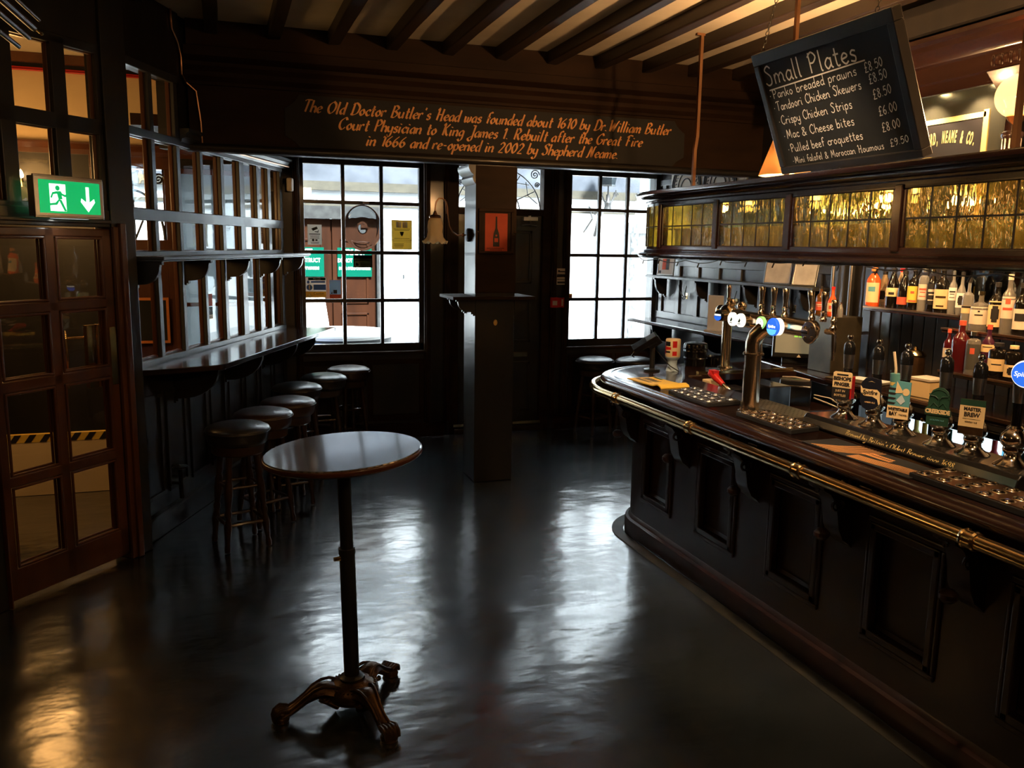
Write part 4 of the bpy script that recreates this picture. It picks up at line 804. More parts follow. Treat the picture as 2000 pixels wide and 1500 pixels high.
notice('notice_strip', 'column of small notices on the dark pillar beside the street door', 'notice', 3.25, 1.595, .105, .165, YB-.031, 'offwhite', [('dark_rows', 'ink', [rect(-.03, .055, .02, .02), rect(.01, .05, .06, .012), rect(0, .01, .1, .03), rect(0, -.03, .1, .006), rect(0, -.06, .09, .02)]), ('light_rows', 'cliptan', [rect(-.01, .0, .07, .014)])])
r = notice('fire_alarm_point', 'red fire alarm call point with a red notice by the street door', 'fire alarm', 3.21, 1.33, .16, .10, YB-.031, 'redplastic', [('notice', 'offwhite', [rect(-.03, -.005, .06, .03), rect(.055, .0, .02, .07)])])
b = B(); b.box(-.08, .0, -.035, -.001, -.05, .055); b.obj('call_box', 'redplastic', r, bevel=.006, smooth=0)
b = B(); b.box(-.065, -.015, -.037, -.035, -.025, .02); b.obj('glass_window', 'offwhite', r, smooth=0)
r = thing('red_sticker', 'red and yellow sticker on the glazed partition pane over the ledge', 'sticker', Wp(.12, .011, 1.42), rW)
for nm, mt, q in (('red_panel', 'poster', rect(0, .05, .11, .09)), ('brown_panel', 'oak', rect(0, -.03, .11, .06)), ('yellow_strip', 'cliptan', rect(0, -.072, .11, .03))): b = B(); b.prism(q, 0, .001, m); b.obj(nm, mt, r, smooth=0)
b = B(); [b.prism(rect(-.03+i*.014, -.072, .008, .007), .0012, .0018, m) for i in range(5)]; [b.prism(rect(-.02+i*.02, -.03+.01*(i % 2), .014, .014), .0012, .0018, m) for i in range(3)]; b.obj('print', 'ink', r, smooth=0)
# ================================================================== THE BAR
BC = (2.90, 4.80)                          # centre of the rounded bar end
def bpath(r, xe, ys=-2.9, n=18):
    return [(BC[0]-r, ys), (BC[0]-r, BC[1])] + [(BC[0]+r*math.cos(RAD(180-90*i/n)), BC[1]+r*math.sin(RAD(180-90*i/n))) for i in range(1, n+1)] + [(xe, BC[1]+r)]
CT = 1.065
r = thing('bar_counter', 'long dark mahogany bar counter with panelled front and rounded end', 'bar counter', (0, 0, 0))
b = B(); pan = []
PY = [(4.37, 4.72), (3.69, 4.055), (3.01, 3.375), (2.33, 2.695), (1.65, 2.015), (.97, 1.335)]
hol = [(a, c, .29, .79) for a, c in PY]
ys = sorted({-2.9, BC[1]} | {q[0] for q in hol} | {q[1] for q in hol})
for a, c in zip(ys, ys[1:]):
    h = [q for q in hol if q[0] <= a and q[1] >= c]
    for z0, z1 in (((.1, .29), (.79, .97)) if h else ((.1, .97),)): b.box(2.52, 2.56, a, c, z0, z1)
b.sweep(bpath(.38, 3.75)[1:], [(0, .0), (0, .97), (.04, .97), (.04, 0)])
b.box(2.556, 2.60, -2.9, BC[1], 0, 1.0)
b.obj('front', 'bar_front', r, smooth=30)
for a, c in PY:
    b = B()
    for q in ((a, c, .29, .325), (a, c, .755, .79), (a, a+.035, .29, .79), (c-.035, c, .29, .79)): b.box(2.505, 2.545, *q)
    b.add([(2.545, a+.03, .325), (2.545, c-.03, .325), (2.557, c-.03, .34), (2.557, a+.03, .34)], [(0, 1, 2, 3)])
    for q in ((a-.02, c+.02, .265, .29), (a-.02, c+.02, .79, .815), (a-.02, a, .29, .79), (c, c+.02, .29, .79)): b.box(2.508, 2.522, *q)
    b.obj('panel_moulding', 'bar_front', r, bevel=.007, smooth=0)
b = B(); b.sweep(bpath(.38, 3.75), [(-.035, 0), (-.035, .085), (-.03, .1), (-.012, .108), (-.004, .13), (0, .135), (.03, .135), (.03, 0)]); b.obj('plinth', 'bar_front', r, smooth=40)
b = B(); b.sweep(bpath(.38, 3.75), [(-.03, .85), (-.03, .865), (-.018, .875), (-.018, .89), (0, .9), (.02, .9), (.02, .85)]); b.obj('frieze_moulding', 'bar_front', r, smooth=40)
b = B(); pr = [(.0, 1.018), (-.012, 1.03), (-.013, 1.042), (-.004, 1.054), (.008, 1.062), (.035, 1.067), (.05, 1.068), (.058, 1.063), (.066, 1.063), (.072, 1.067), (.085, 1.067), (.09, CT), (.55, CT), (.55, 1.025), (.30, 1.0), (.24, .955), (.20, .945), (.17, .97), (.10, .985), (.05, 1.0), (.02, 1.005)]
b.sweep(bpath(.60, 3.75), pr); b.obj('counter_top', 'bar_wood', r, smooth=50)
for y in (4.88, 4.21, 3.53, 2.86, 2.18, 1.5):
    b = B(); m = Mx.Translation((2.52, y, 0)) @ Mx.Rotation(-PI/2, 4, 'Z')
    pts = [(0, .955), (-.17, .955), (-.175, .93), (-.165, .90), (-.13, .88), (-.1, .84), (-.085, .78), (-.075, .72), (-.05, .67), (-.02, .65), (0, .63)]
    mm = m @ frame((-.05, 0, 0), (0, 1, 0), (0, 0, 1)); b.prism(pts, 0, .10, mm)
    for k in range(8): b.tube([(2.36+.0, y+.0, .90), (2.355, y+.022*math.cos(k*PI/4), .90+.022*math.sin(k*PI/4))], .006, 5)
    b.sphere((2.40, y, .69), .035, 10, sq=.8); b.tube([(2.43+.03*math.cos(i*.4), y-.051, .83+.03*math.sin(i*.4)*(1-i/40)) for i in range(26)], .007, 5)
    b.obj('corbel', 'bar_front', r, bevel=.006, smooth=45)
for y in (4.05, 3.3, 2.55, 1.8):
    b = B(); b.box(2.33, 2.42, y-.035, y+.035, .965, .992); b.obj('under_block', 'bar_wood', r, bevel=.004, smooth=0)
for y in (3.55, 2.68):
    b = B(); b.tube([(2.37, y, .985), (2.365, y, .955), (2.345, y, .945), (2.335, y, .96), (2.335, y, .975)], .006, 8); b.sphere((2.335, y, .98), .008, 8); b.obj('bag_hook', 'brass', r)
CT += .0012
r = thing('brass_rail', 'long polished brass rail running around the front of the bar counter', 'rail', (0, 0, 0))
b = B(); b.tube([(x, y, .988) for x, y in bpath(.66, 3.3)], .0255, 16); b.obj('tube', 'brass', r)
def collar(p, d):
    b = B(); m = frame(p, V(d).orthogonal(), V(d).cross(V(d).orthogonal())); m = Mx((V(d).orthogonal().normalized(), V(d).cross(V(d).orthogonal().normalized()), V(d).normalized())).transposed().to_4x4(); m.translation = V(p)
    b.lathe([(.0255, -.03), (.031, -.028), (.034, -.02), (.030, -.016), (.030, .016), (.034, .02), (.031, .028), (.0255, .03)], 20, m)
    inn = V((1, 0, 0)) if abs(d[1]) > .5 else V((0, -1, 0))
    b.tube([V(p), V(p)+inn*.06+V((0, 0, -.01)), V(p)+inn*.13+V((0, 0, -.02))], .012, 10); b.obj('collar', 'brass', r)
for y in (4.577, 3.707, 2.835, 1.97, 1.1, .23): collar((2.24, y, .988), (0, 1, 0))
collar((3.1, BC[1]+.66, .988), (1, 0, 0))
# --- things on the counter
def drip(label, pts, h=.022, z=CT, ncol=6, nrow=3, mt='bronze', feat='copper'):
    r = thing('drip_tray', label, 'drip tray', (pts[0][0], pts[0][1], z)); o = V((pts[0][0], pts[0][1], 0)); P4 = [V((*p, 0))-o for p in pts]
    b = B(); b.prism([(p.x, p.y) for p in P4], 0, h); b.obj('tray', 'blackm', r, bevel=.003, smooth=0)
    b = B(); c = sum(P4, V())/4
    b.prism([(c.x+(p.x-c.x)*.93, c.y+(p.y-c.y)*.96) for p in P4], h, h+.003); b.obj('mat_top', mt, r, smooth=0)
    mesh = {}
    for i in range(ncol):
        for j in range(nrow):
            u, v = (i+.5)/ncol, (j+.5)/nrow; p = P4[0].lerp(P4[1], u).lerp(P4[3].lerp(P4[2], u), v); k_ = (i+j) % 2
            if k_ not in mesh: b = B(); b.sphere((0, 0, 0), .014 if k_ else .009, 8, sq=.5); b.lathe([(.028, 0), (.026, .0025), (.022, .003), (.02, 0)], 14); mesh[k_] = o = b.obj('raised_stud', feat, r, smooth=80)
            else: o = mesh[k_].copy(); COL.objects.link(o); o.parent = r
            o.location = (p.x, p.y, h+.003)
    return r
drip('black rubber drip mat with raised studs nearest the rounded end of the bar', [(2.40, 4.24), (2.40, 3.82), (2.62, 3.84), (2.62, 4.30)], mt='lead', feat='steel')
drip('copper-coloured drip tray at the foot of the tall beer font', [(2.42, 3.58), (2.42, 3.14), (2.60, 3.17), (2.60, 3.57)], mt='copper', feat='nickel')
drip('bright drip tray on the counter in front of the nearest hand pumps', [(2.39, 2.40), (2.39, 1.7), (2.585, 1.7), (2.585, 2.42)], ncol=8, mt='copper', feat='nickel')
r = thing('drain_grille', 'perforated metal grille on the counter behind the beer font', 'grille', (2.68, 3.66, CT)); b = B(); b.box(-.06, .12, -.26, .2, 0, .018); b.obj('grille_body', 'lino', r, bevel=.003, smooth=0)
b = B()
for i in range(14):
    for j in range(6): b.lathe([(0, .0182), (.006, .0186)], 6, Mx.Translation((-.045+j*.028, -.24+i*.032, 0)))
b.obj('holes', 'blackm', r, smooth=0)
r = thing('bar_runner', 'black bar runner printed with orange curved lines in front of the hand pumps', 'bar mat', (2.44, 2.70, CT+.001))
b = B(); b.box(-.07, .12, -.32, .30, 0, .006); b.obj('mat', 'blackm', r, bevel=.002, smooth=0)
m = frame((0, 0, .0065), (0, -1, 0), (1, 0, 0))
b = B()
for i in range(9):
    q = [(-.24+i*.018+.1*math.sin(t*.16), -.065+.018*t) for t in range(11)]; b.ribbon(q, lambda a: .006, m, .0005)
for i in range(8):
    q = [(-.02+t*.032, -.065+i*.008+(.0016*t*t if t < 6 else .0016*36+.006*(t-6))*(.6+i*.05)*.6) for t in range(11)]; b.ribbon(q, lambda a: .004, m, .0005)
for i in range(14): b.prism(rect(-.03+.011*i, .035+.0*i, .007, .022), .0004, .0008, m)
for i in range(12): b.prism(rect(-.02+.011*i, .062, .007, .016), .0004, .0008, m)
b.obj('printed_lines', 'gold', r, smooth=0)
r = thing('newspaper', 'folded yellow newspaper lying on the rounded end of the bar', 'newspaper', (2.53, 4.60, CT+.001), .04)
b = B(); pr = [(-.20, .0), (.0, .002), (.12, .006), (.17, .02), (.205, .012), (.215, 0)]; n = len(pr); vs = []
for y, z in [(p[0], p[1]) for p in pr]:
    for x in (-.11, .09): vs += [(x, -y, z+.006), (x, -y, max(0, z-.001))]
b.add(vs, [(4*i, 4*i+2, 4*i+6, 4*i+4) for i in range(n-1)] + [(4*i+1, 4*i+3, 4*i+7, 4*i+5) for i in range(n-1)] + [(4*i, 4*i+1, 4*i+5, 4*i+4) for i in range(n-1)] + [(4*i+2, 4*i+3, 4*i+7, 4*i+6) for i in range(n-1)]); b.obj('pages', 'yellow', r, smooth=60)
b = B(); m = frame((0, 0, .0075), (0, -1, 0), (1, 0, 0))
for i in range(7): b.prism(rect(-.15+.03*i, .0+.0*i, .018, .05), 0, .0006, m)
for i in range(9): b.prism(rect(-.16+.022*i, -.055, .013, .03), 0, .0006, m)
b.obj('headline', 'ink', r, smooth=0)
b = B(); b.prism(rect(-.12, .07, .1, .02), 0, .0006, m); b.obj('green_block', 'green', r, smooth=0)
# card machine on its stand
r = thing('card_machine', 'black card payment machine tilted on a stand at the rounded end of the bar', 'card machine', (2.745, 5.09, CT), RAD(-25))
b = B(); b.lathe([(.055, 0), (.055, .012), (.03, .018), (.018, .02), (.018, .17), (.024, .17), (.024, .19), (0, .19)], 20); b.obj('stand', 'iron', r)
b = B(); m = Mx.Translation((-.03, 0, .205)) @ Mx.Rotation(RAD(-33), 4, 'Y') @ Mx.Rotation(RAD(18), 4, 'X'); b.box(-.12, .07, -.042, .042, -.02, .02, m); b.box(-.02, .075, -.045, .045, -.045, -.02, m); b.tube([(-.12, 0, -.015), (-.15, 0, -.03), (-.14, 0, -.05)], .005, 6, m=m); b.obj('terminal', 'black', r, bevel=.01, smooth=0)
b = B(); b.box(-.01, .06, -.035, .035, .0202, .022, m); b.obj('screen', 'steel', r, smooth=0)
b = B(); b.tube([(0, .03, .17), (.06, .03, .1), (.12, -.02, .04), (.18, -.05, .008)], .004, 6); b.obj('lead', 'iron', r)
r = thing('charity_tin', 'red and cream collecting tin standing on a pale blue base', 'tin', (2.885, 5.06, CT), RAD(-60))
b = B(); b.lathe([(.045, 0), (.042, .01), (.03, .045), (.034, .075), (.048, .09), (.05, .1), (0, .1)], 24); b.obj('base', 'paleblue', r)
b = B(); b.lathe([(0, .1), (.05, .1), (.051, .105), (.051, .215), (.047, .222), (0, .222)], 28); b.obj('tin_body', 'cliptan', r)
b = B()
for a0, a1, z0, z1 in ((.1, .7, .11, .14), (.1, .7, .165, .21), (-1.4, -.1, .15, .168), (-1.5, -.9, .12, .2)): b.lathe([(.0515, z0), (.0515, z1)], 10, None, a0-1.2, a1-1.2)
b.obj('red_label', 'redplastic', r); b = B()
for z0, z1 in ((.175, .205), (.128, .14)): b.lathe([(.0516, z0), (.0516, z1)], 8, None, -2.3, -1.4)
b.obj('dark_print', 'ink', r)
r = thing('ice_bucket', 'black lidded ice bucket on the far side of the bar end', 'bucket', (3.19, 5.27, CT))
b = B(); b.lathe([(0, 0), (.075, 0), (.078, .01), (.08, .05), (.083, .055), (.08, .06), (.084, .1), (.086, .105), (.084, .112), (.085, .145), (.08, .16), (.06, .166), (0, .166)], 32); b.obj('pail', 'black', r)
b = B(); b.lathe([(.086, .118), (.088, .12), (.088, .128), (.086, .13)], 32); b.obj('rim', 'black', r)
r = thing('ashtray', 'low black glossy bowl beside the ice bucket', 'bowl', (3.37, 5.315, CT+.001))
b = B(); b.lathe([(0, 0), (.07, 0), (.075, .03), (.078, .05), (.065, .055), (.058, .045), (.05, .02), (0, .018)], 32); b.obj('bowl', 'black', r)
r = thing('brass_edging', 'brass strip edging the inside of the rounded bar end', 'edging', (0, 0, CT)); b = B(); b.box(2.98, 3.74, 4.87, 4.9, .0005, .018); b.obj('strip', 'brass', r, smooth=0)
# --- tall beer font
def disc_lens(b, p, rad, m=None): b.lathe([(rad, 0), (rad, .012), (rad*.95, .016), (0, .017)], 28, m)
FM = lambda p, tw=0: Mx.Translation(V(p)) @ Mx.Rotation(RAD(tw), 4, 'Z') @ Mx.Rotation(-PI/2, 4, 'Y')   # z axis faces the customers (-x)
r = thing('beer_font', 'tall polished brass beer font with a row of lit tap badges on a crossbar', 'beer font', (2.555, 3.66, CT))
b = B(); b.lathe([(.062, 0), (.062, .008), (.05, .012), (.044, .014), (.042, .30), (.0, .30)], 28)
for k in range(6): b.sphere((.053*math.cos(k), .053*math.sin(k), .012), .006, 6)
b.lathe([(.042, .30), (.055, .30), (.055, .308), (.042, .308)], 28)
for k in range(4): b.sphere((.052*math.cos(k*1.57), .052*math.sin(k*1.57), .312), .007, 6)
pts = [(0, 0, .30), (0, 0, .36), (.004, -.012, .40), (.02, -.05, .44), (.045, -.09, .46), (.06, -.12, .465)]
b.tube(pts, [.042, .042, .042, .042, .042, .04], 24); b.obj('column', 'nickel', r)
b = B(); b.tube([(.07, .28, .465), (.07, -.36, .465)], .043, 24); b.sphere((.07, .28, .465), .043, 16); b.obj('crossbar', 'nickel', r)
LN = [(.20, 'lens_white', None), (.125, 'lens_white', None), (-.055, 'lens_green', .8), (-.165, 'lens_sky', .7), (-.225, 'lens_blue', 0)]
for i, (dy, mt, wband) in enumerate(LN):
    e = .05 if i == 4 else 0
    b = B(); b.tube([(.06 if i != 4 else -.02, dy, .465), (.005-e, dy, .465)], .036 if i != 4 else .042, 24); s_ = b.obj('tap_body', 'nickel' if i != 4 else 'lens_white', r)
    rad = .036 if i != 4 else .043; b = B(); disc_lens(b, 0, rad, FM((.004-e, dy, .465))); ln = b.obj('badge', mt, s_)
    m = frame((-.0125-e, dy, .465), (0, -1, 0), (0, 0, 1)); b = B()
    if mt == 'lens_blue':
        text('badge_lettering', 'Spitfire', 'lens_white', .02, m @ Mx.Translation((0, .002, .001)), s_, shear=.15)
        b.prism([(-.04, -.012), (.04, -.012), (.03, -.03), (.012, -.039), (-.012, -.039), (-.03, -.03)], 0, .0008, m); b.obj('badge_band', 'lens_sky', s_, smooth=0)
    elif mt == 'lens_sky':
        b.prism([(-.034, -.008), (.034, -.008), (.025, -.026), (.01, -.034), (-.01, -.034), (-.025, -.026)], 0, .0008, m); b.obj('badge_band', 'lens_white', s_, smooth=0)
    elif mt == 'lens_green':
        b.prism(ell(0, .002, .03, .026, 20), 0, .0008, m); b.obj('badge_face', 'lens_white', s_, smooth=0)
        b = B(); [b.prism(rect(-.014+.007*k, -.006, .005, .004), .001, .0014, m) for k in range(5)]; b.prism(rect(.01, .01, .006, .006), .001, .0014, m); b.obj('badge_print', 'green', s_, smooth=0)
    else:
        b.prism([(-.012, -.01), (.004, -.012), (.012, .0), (.004, .012), (-.004, .002)], 0, .0008, m); b.prism(rect(0, -.018, .026, .004), 0, .0008, m); b.obj('badge_print', 'darkgreen', s_, smooth=0)
HD = [(0, 0), (.016, .0), (.018, .012), (.013, .02), (.012, .032), (.014, .04), (.016, .045), (.012, .05), (.011, .07), (.015, .11), (.017, .135), (.014, .14), (0, .142)]
for i, dy in enumerate((.055, -.045, -.14, -.33, -.41)):
    b = B(); b.lathe(HD, 14, Mx.Translation((.07 if i < 3 else .085, dy, .505)) @ Mx.Rotation(RAD((0, 0, 0, -8, 0)[i]), 4, 'X')); b.obj('tap_handle', 'nickel', r)
b = B(); b.lathe([(0, .0), (.052, .0), (.054, .006), (.054, .016), (.05, .02), (0, .02)], 28, FM((.03, -.405, .455)))
for k in range(4): b.sphere((.008, -.405+.034*math.cos(k*1.57+.7), .455+.034*math.sin(k*1.57+.7)), .007, 6)
b.tube([(.04, -.36, .46), (.04, -.405, .46)], .035, 16); b.obj('blank_badge', 'nickel', r)
b = B(); b.tube([(.1, -.42, .46), (.1, -.46, .46), (.1, -.475, .45), (.1, -.478, .40), (.1, -.478, .33)], [.014, .013, .012, .012, .007], 10); b.lathe(HD, 12, Mx.Translation((.1, -.465, .47))); b.obj('spout', 'nickel', r)
r = thing('beer_font', 'second beer font with a dark and blue badge beyond the ice bucket', 'beer font', (3.35, 5.13, CT))
b = B(); b.lathe([(.055, 0), (.05, .01), (.034, .012), (.034, .33), (0, .33)], 24); b.obj('column', 'nickel', r)
b = B(); b.sphere((0, 0, .385), .066, 20); b.tube([(0, .0, .385), (.05, -.12, .38)], .04, 16); b.sphere((.03, .0, .46), .03, 10); b.sphere((.08, -.05, .44), .035, 12); b.sphere((.0, .09, .40), .04, 12); b.obj('head', 'nickel', r)
b = B(); b.tube([(-.02, -.02, .375), (-.085, -.03, .375)], .04, 20); b.obj('tap_body', 'nickel', r)
b = B(); disc_lens(b, 0, .038, FM((-.083, -.03, .375), 12)); s_ = b.obj('badge', 'navy', r)
b = B(); m = frame((-.1015, -.03, .375), (.2, -1, 0), (0, 0, 1)); b.prism([(-.036, -.006), (.036, -.006), (.03, -.025), (.01, -.037), (-.01, -.037), (-.03, -.025)], 0, .0008, m); b.obj('badge_band', 'lens_blue', s_, smooth=0); b = B(); b.prism(rect(0, .003, .06, .012), 0, .001, m); b.obj('badge_strip', 'lens_white', s_, smooth=0)
b = B(); b.lathe(HD, 14, Mx.Translation((.0, .0, .445))); b.obj('tap_handle', 'nickel', r)
r = thing('beer_font', 'blue and white lit beer font badge at the right edge beside the last pump', 'beer font', (2.69, 1.975, CT))
b = B(); b.lathe([(.05, 0), (.04, .01), (.034, .012), (.034, .36), (0, .36)], 20); b.tube([(0, .19, .42), (0, -.3, .42)], .042, 20); b.tube([(0, 0, .34), (0, 0, .42)], .034, 16); b.obj('column', 'nickel', r)
b = B(); b.tube([(0, .185, .42), (-.06, .185, .42)], .047, 24); b.obj('tap_body', 'black', r)
b = B(); b.lathe([(.049, 0), (.049, .004)], 28, FM((-.06, .185, .42), 25)); b.obj('badge_rim', 'lens_white', r); b = B(); disc_lens(b, 0, .044, FM((-.062, .185, .42), 25)); s_ = b.obj('badge', 'lens_blue', r)
text('badge_lettering', 'Spitfire', 'lens_white', .024, frame((-.083, .176, .42), (.42, -1, 0), (0, 0, 1)), s_, shear=.15)
# --- hand pumps on their plinth
r = thing('pump_plinth', 'long black plinth carrying the row of hand pumps with gold lettering along its front', 'plinth', (2.715, 0, CT+.001))
b = B(); pr = [(-.10, 0), (-.115, .012), (-.105, .045), (-.09, .062), (.10, .062), (.11, .05), (.11, 0)]
m = frame((0, 3.30, 0), (1, 0, 0), (0, 0, 1)); b.prism(pr, 0, 1.17, m); b.obj('block', 'black', r, bevel=.005, smooth=0)
b = B(); m = frame((-.1118, 3.0, .018), (0, -1, 0), (.27, 0, 1)); pen(b, "Brewed by Britain's Oldest Brewer since 1698", .024, m, .0, 0, .60, shear=.3, nib=(.05, .17, RAD(20))); b.obj('lettering', 'gold_leaf', r, smooth=0)
PZ = CT+.062
def pump(y, label):
    r = thing('hand_pump', label, 'hand pump', (2.72, y, PZ), RAD(-68), 'hand pumps on the bar')
    b = B(); b.lathe([(.062, 0), (.063, .004), (.055, .01), (.04, .02), (.03, .032), (.028, .045), (.034, .052), (.036, .06), (.034, .07), (.044, .082), (.047, .098), (.044, .115), (.034, .128), (.028, .134), (.03, .142), (.02, .15), (0, .15)], 28); b.obj('base', 'chrome', r)
    b = B(); b.lathe([(.018, .148), (.018, .16), (.019, .20), (.02, .235), (.0, .235)], 20); b.obj('stem', 'black', r)
    b = B(); b.lathe([(.0205, .235), (.0245, .30), (0, .30)], 24); b.obj('ferrule', 'steel', r)
    b = B(); b.lathe([(.025, .30), (.026, .32), (.024, .345), (.016, .358), (.008, .362), (0, .362)], 24); b.obj('grip', 'black', r)
    b = B(); b.lathe([(.008, .36), (.005, .366), (.012, .372), (.0135, .38), (.010, .389), (0, .393)], 16); b.obj('knob', 'chrome', r)
    return r
PUMPY = (3.15, 2.965, 2.80, 2.59, 2.43, 2.255)
PL = ('hand pump furthest along the bar behind the square Bishops Finger clip', 'hand pump behind the dark curved Spitfire clip', 'hand pump behind the pale blue Whitstable Bay clip', 'hand pump behind the green arched Creekside clip', 'hand pump behind the cream Master Brew clip', 'hand pump without a clip at the right edge of the picture')
p0 = pump(PUMPY[0], PL[0])
for y, l in zip(PUMPY[1:], PL[1:]): dup(p0, (2.72, y, PZ), None, l)
def clip(y, label, off=(-.0, -.052, .0), dz=.1525):
    rz = RAD(-62); r = thing('pump_clip', label, 'pump clip', (2.72, y, PZ), rz, 'pump clips on the hand pumps'); return r, frame((0, -.054, dz), (1, 0, 0), (0, .06, 1)) @ Mx.Diagonal((.88, .85, 1, 1))
def plate(r, poly, mt, name, m, t0=0, t1=.006): b = B(); b.prism(poly, t0, t1, m); return b.obj(name, mt, r, bevel=.0015 if t1-t0 > .003 else 0, smooth=0)
r, m = clip(PUMPY[0], 'square cream Bishops Finger pump clip with a black lower panel')
plate(r, [(-.05, -.005), (.05, -.005), (.05, .075), (.04, .082), (-.04, .082), (-.05, .075)], 'cliptan', 'plate', m); plate(r, [(-.045, -.07), (.035, -.07), (.04, -.06), (.04, -.005), (-.05, -.005), (-.05, -.06)], 'ink', 'lower_panel', m); plate(r, rect(-.0, .066, .06, .009), 'ink', 'top_bar', m, .0062, .0068)
for s, z, sz in (('BISHOPS', .044, .027), ('FINGER', .014, .027)): text('lettering', s, 'ink', sz, m @ Mx.Translation((0, z, .007)), r, bold=.0012, xs=.9)
for s, z in (('JUST IN', -.022), ('BOTTLES', -.047)): text('lettering', s, 'cliptan', .017, m @ Mx.Translation((-.005, z, .007)), r, xs=.9)
b = B(); b.box(.034, .044, 0, .04, -.055, .05, Mx.Translation((0, -.054, .1525))); b.obj('side', 'redplastic', r, bevel=.004)
r, m = clip(PUMPY[1], 'dark rounded Spitfire pump clip with a cream wave band', dz=.148)
o1 = [(-.05, -.04), (-.052, .02), (-.05, .06), (-.03, .085), (.0, .092), (.045, .082), (.05, .06), (.05, -.01), (.045, -.05), (.02, -.075), (-.01, -.082), (-.035, -.07)]
plate(r, o1, 'navy', 'plate', m); plate(r, [(-.052, .045), (-.04, .03), (-.01, .028), (.03, .03), (.046, .015), (.05, -.04), (.044, -.05), (.035, -.02), (.01, -.008), (-.03, -.008), (-.048, .01)], 'cliptan', 'wave_band', m, .006, .007)
text('lettering', 'Spitfire', 'ink', .03, m @ Mx.Translation((-.004, .011, .0075)), r, shear=.25, bold=.0008, xs=.85); text('lettering', 'AMBER ALE', 'cliptan', .0105, m @ Mx.Translation((0, -.04, .007)), r)
plate(r, [(-.018, .065), (0, .072), (.018, .065), (0, .069)], 'cliptan', 'emblem', m, .006, .007)
r, m = clip(PUMPY[2], 'pale blue and cream Whitstable Bay pump clip', dz=.152)
plate(r, [(-.05, -.03), (.05, -.03), (.05, .095), (-.015, .098), (-.05, .05)], 'teal', 'plate', m); plate(r, rect(0, -.06, .1, .065), 'cliptan', 'lower_plate', m)
for i in range(4): plate(r, [(-.05, -.022+i*.024), (-.02, -.022+i*.024), (-.012, -.012+i*.024), (-.05, -.010+i*.024)], 'ink', 'stripe', m, .006, .0068)
plate(r, [(-.015, .095), (.02, .04), (-.018, .035)], 'cliptan', 'sail', m, .0062, .0072); plate(r, ell(.03, .045, .016, .018), 'cliptan', 'sun', m, .0062, .0072); plate(r, [(-.012, .0), (.012, .03), (.03, .0), (.012, -.02)], 'paleblue', 'boat', m, .0062, .0074)
for s, z, sz, x in (('WHITSTABLE', -.045, .0185, 0), ('BAY', -.068, .025, -.02), ('PALE ALE', -.07, .011, .025)): text('lettering', s, 'ink', sz, m @ Mx.Translation((x, z, .0072)), r, bold=.0008 if sz > .015 else 0, xs=.8)
r, m = clip(PUMPY[3], 'dark green arched Creekside pump clip', dz=.163)
plate(r, [(-.055, -.04), (.055, -.04), (.055, -.015), (.045, .0), (.045, .05), (.035, .075), (.015, .092), (-.008, .092), (-.03, .078), (-.042, .05), (-.045, .0), (-.055, -.012)], 'darkgreen', 'plate', m, 0, .01); plate(r, rect(0, -.062, .095, .05), 'darkgreen', 'lower_plate', m)
b = B()
for sx in (-1, 1): b.tube([(0, .035, .011), (sx*.015, .05, .012), (sx*.035, .052, .011), (sx*.042, .06, .011)], .003, 6, m=m); b.tube([(0, .0, .011), (sx*.02, .02, .011), (sx*.034, .0, .011)], .0025, 6, m=m)
b.tube([(0, -.005, .011), (0, .045, .012)], .003, 6, m=m); b.tube([(.04*math.cos(RAD(a)), .04+.042*math.sin(RAD(a)), .0105) for a in range(0, 181, 12)], .0025, 6, m=m); b.obj('relief', 'darkgreen', r)
text('lettering', 'CREEKSIDE', 'cliptan', .027, m @ Mx.Translation((0, -.022, .011)), r, bold=.0014, xs=.78); text('lettering', 'GOLDEN ALE', 'teal', .010, m @ Mx.Translation((0, -.062, .0072)), r)
r, m = clip(PUMPY[4], 'cream Master Brew pump clip with a green top', dz=.150)
plate(r, [(-.05, -.075), (.05, -.075), (.05, .085), (-.05, .085)], 'bronze', 'plate', m); plate(r, rect(0, .008, .1, .095), 'cliptan', 'cream_panel', m, .006, .007); plate(r, rect(0, .07, .1, .028), 'darkgreen', 'green_top', m, .006, .0075)
for s, z, sz in (('MASTER', .04, .022), ('BREW', .015, .027), ('KENTISH ALE', -.018, .0095)): text('lettering', s, 'ink', sz, m @ Mx.Translation((0, z, .0078)), r, bold=.0008 if sz > .015 else 0, xs=.85)
plate(r, rect(0, -.004, .07, .0015), 'ink', 'rule', m, .0072, .0078)
# --- overhead glass cabinet (gantry)
GC, GR = (3.50, 4.98), .80
def gpath(r, xe=3.75, ys=-2.9, n=14): return [(GC[0]-r, ys), (GC[0]-r, GC[1])] + [(GC[0]+r*math.cos(RAD(180-90*i/n)), GC[1]+r*math.sin(RAD(180-90*i/n))) for i in range(1, n+1)] + [(xe, GC[1]+r)]
r = thing('overhead_cabinet', 'dark wood cabinet with leaded yellow glass hanging over the bar', 'cabinet', (0, 0, 0))
b = B(); b.sweep(gpath(GR), [(-.035, 1.835), (-.05, 1.85), (-.05, 1.86), (-.03, 1.87), (-.015, 1.872), (-.02, 1.885), (0, 1.892), (0, 1.908), (.05, 1.908), (.06, 1.886), (.55, 1.886), (.55, 1.835)]); b.obj('bottom_moulding', 'bar_wood', r, smooth=35)
b = B(); b.sweep(gpath(GR), [(0, 2.172), (0, 2.19), (-.012, 2.196), (-.012, 2.205), (-.03, 2.21), (-.045, 2.222), (-.05, 2.235), (-.075, 2.242), (-.08, 2.255), (-.08, 2.264), (.5, 2.264), (.5, 2.2), (.05, 2.172)]); b.obj('cornice', 'bar_wood', r, smooth=35)
DIV = [4.98, 4.315, 3.645, 2.905, 2.17, 1.45, .7]
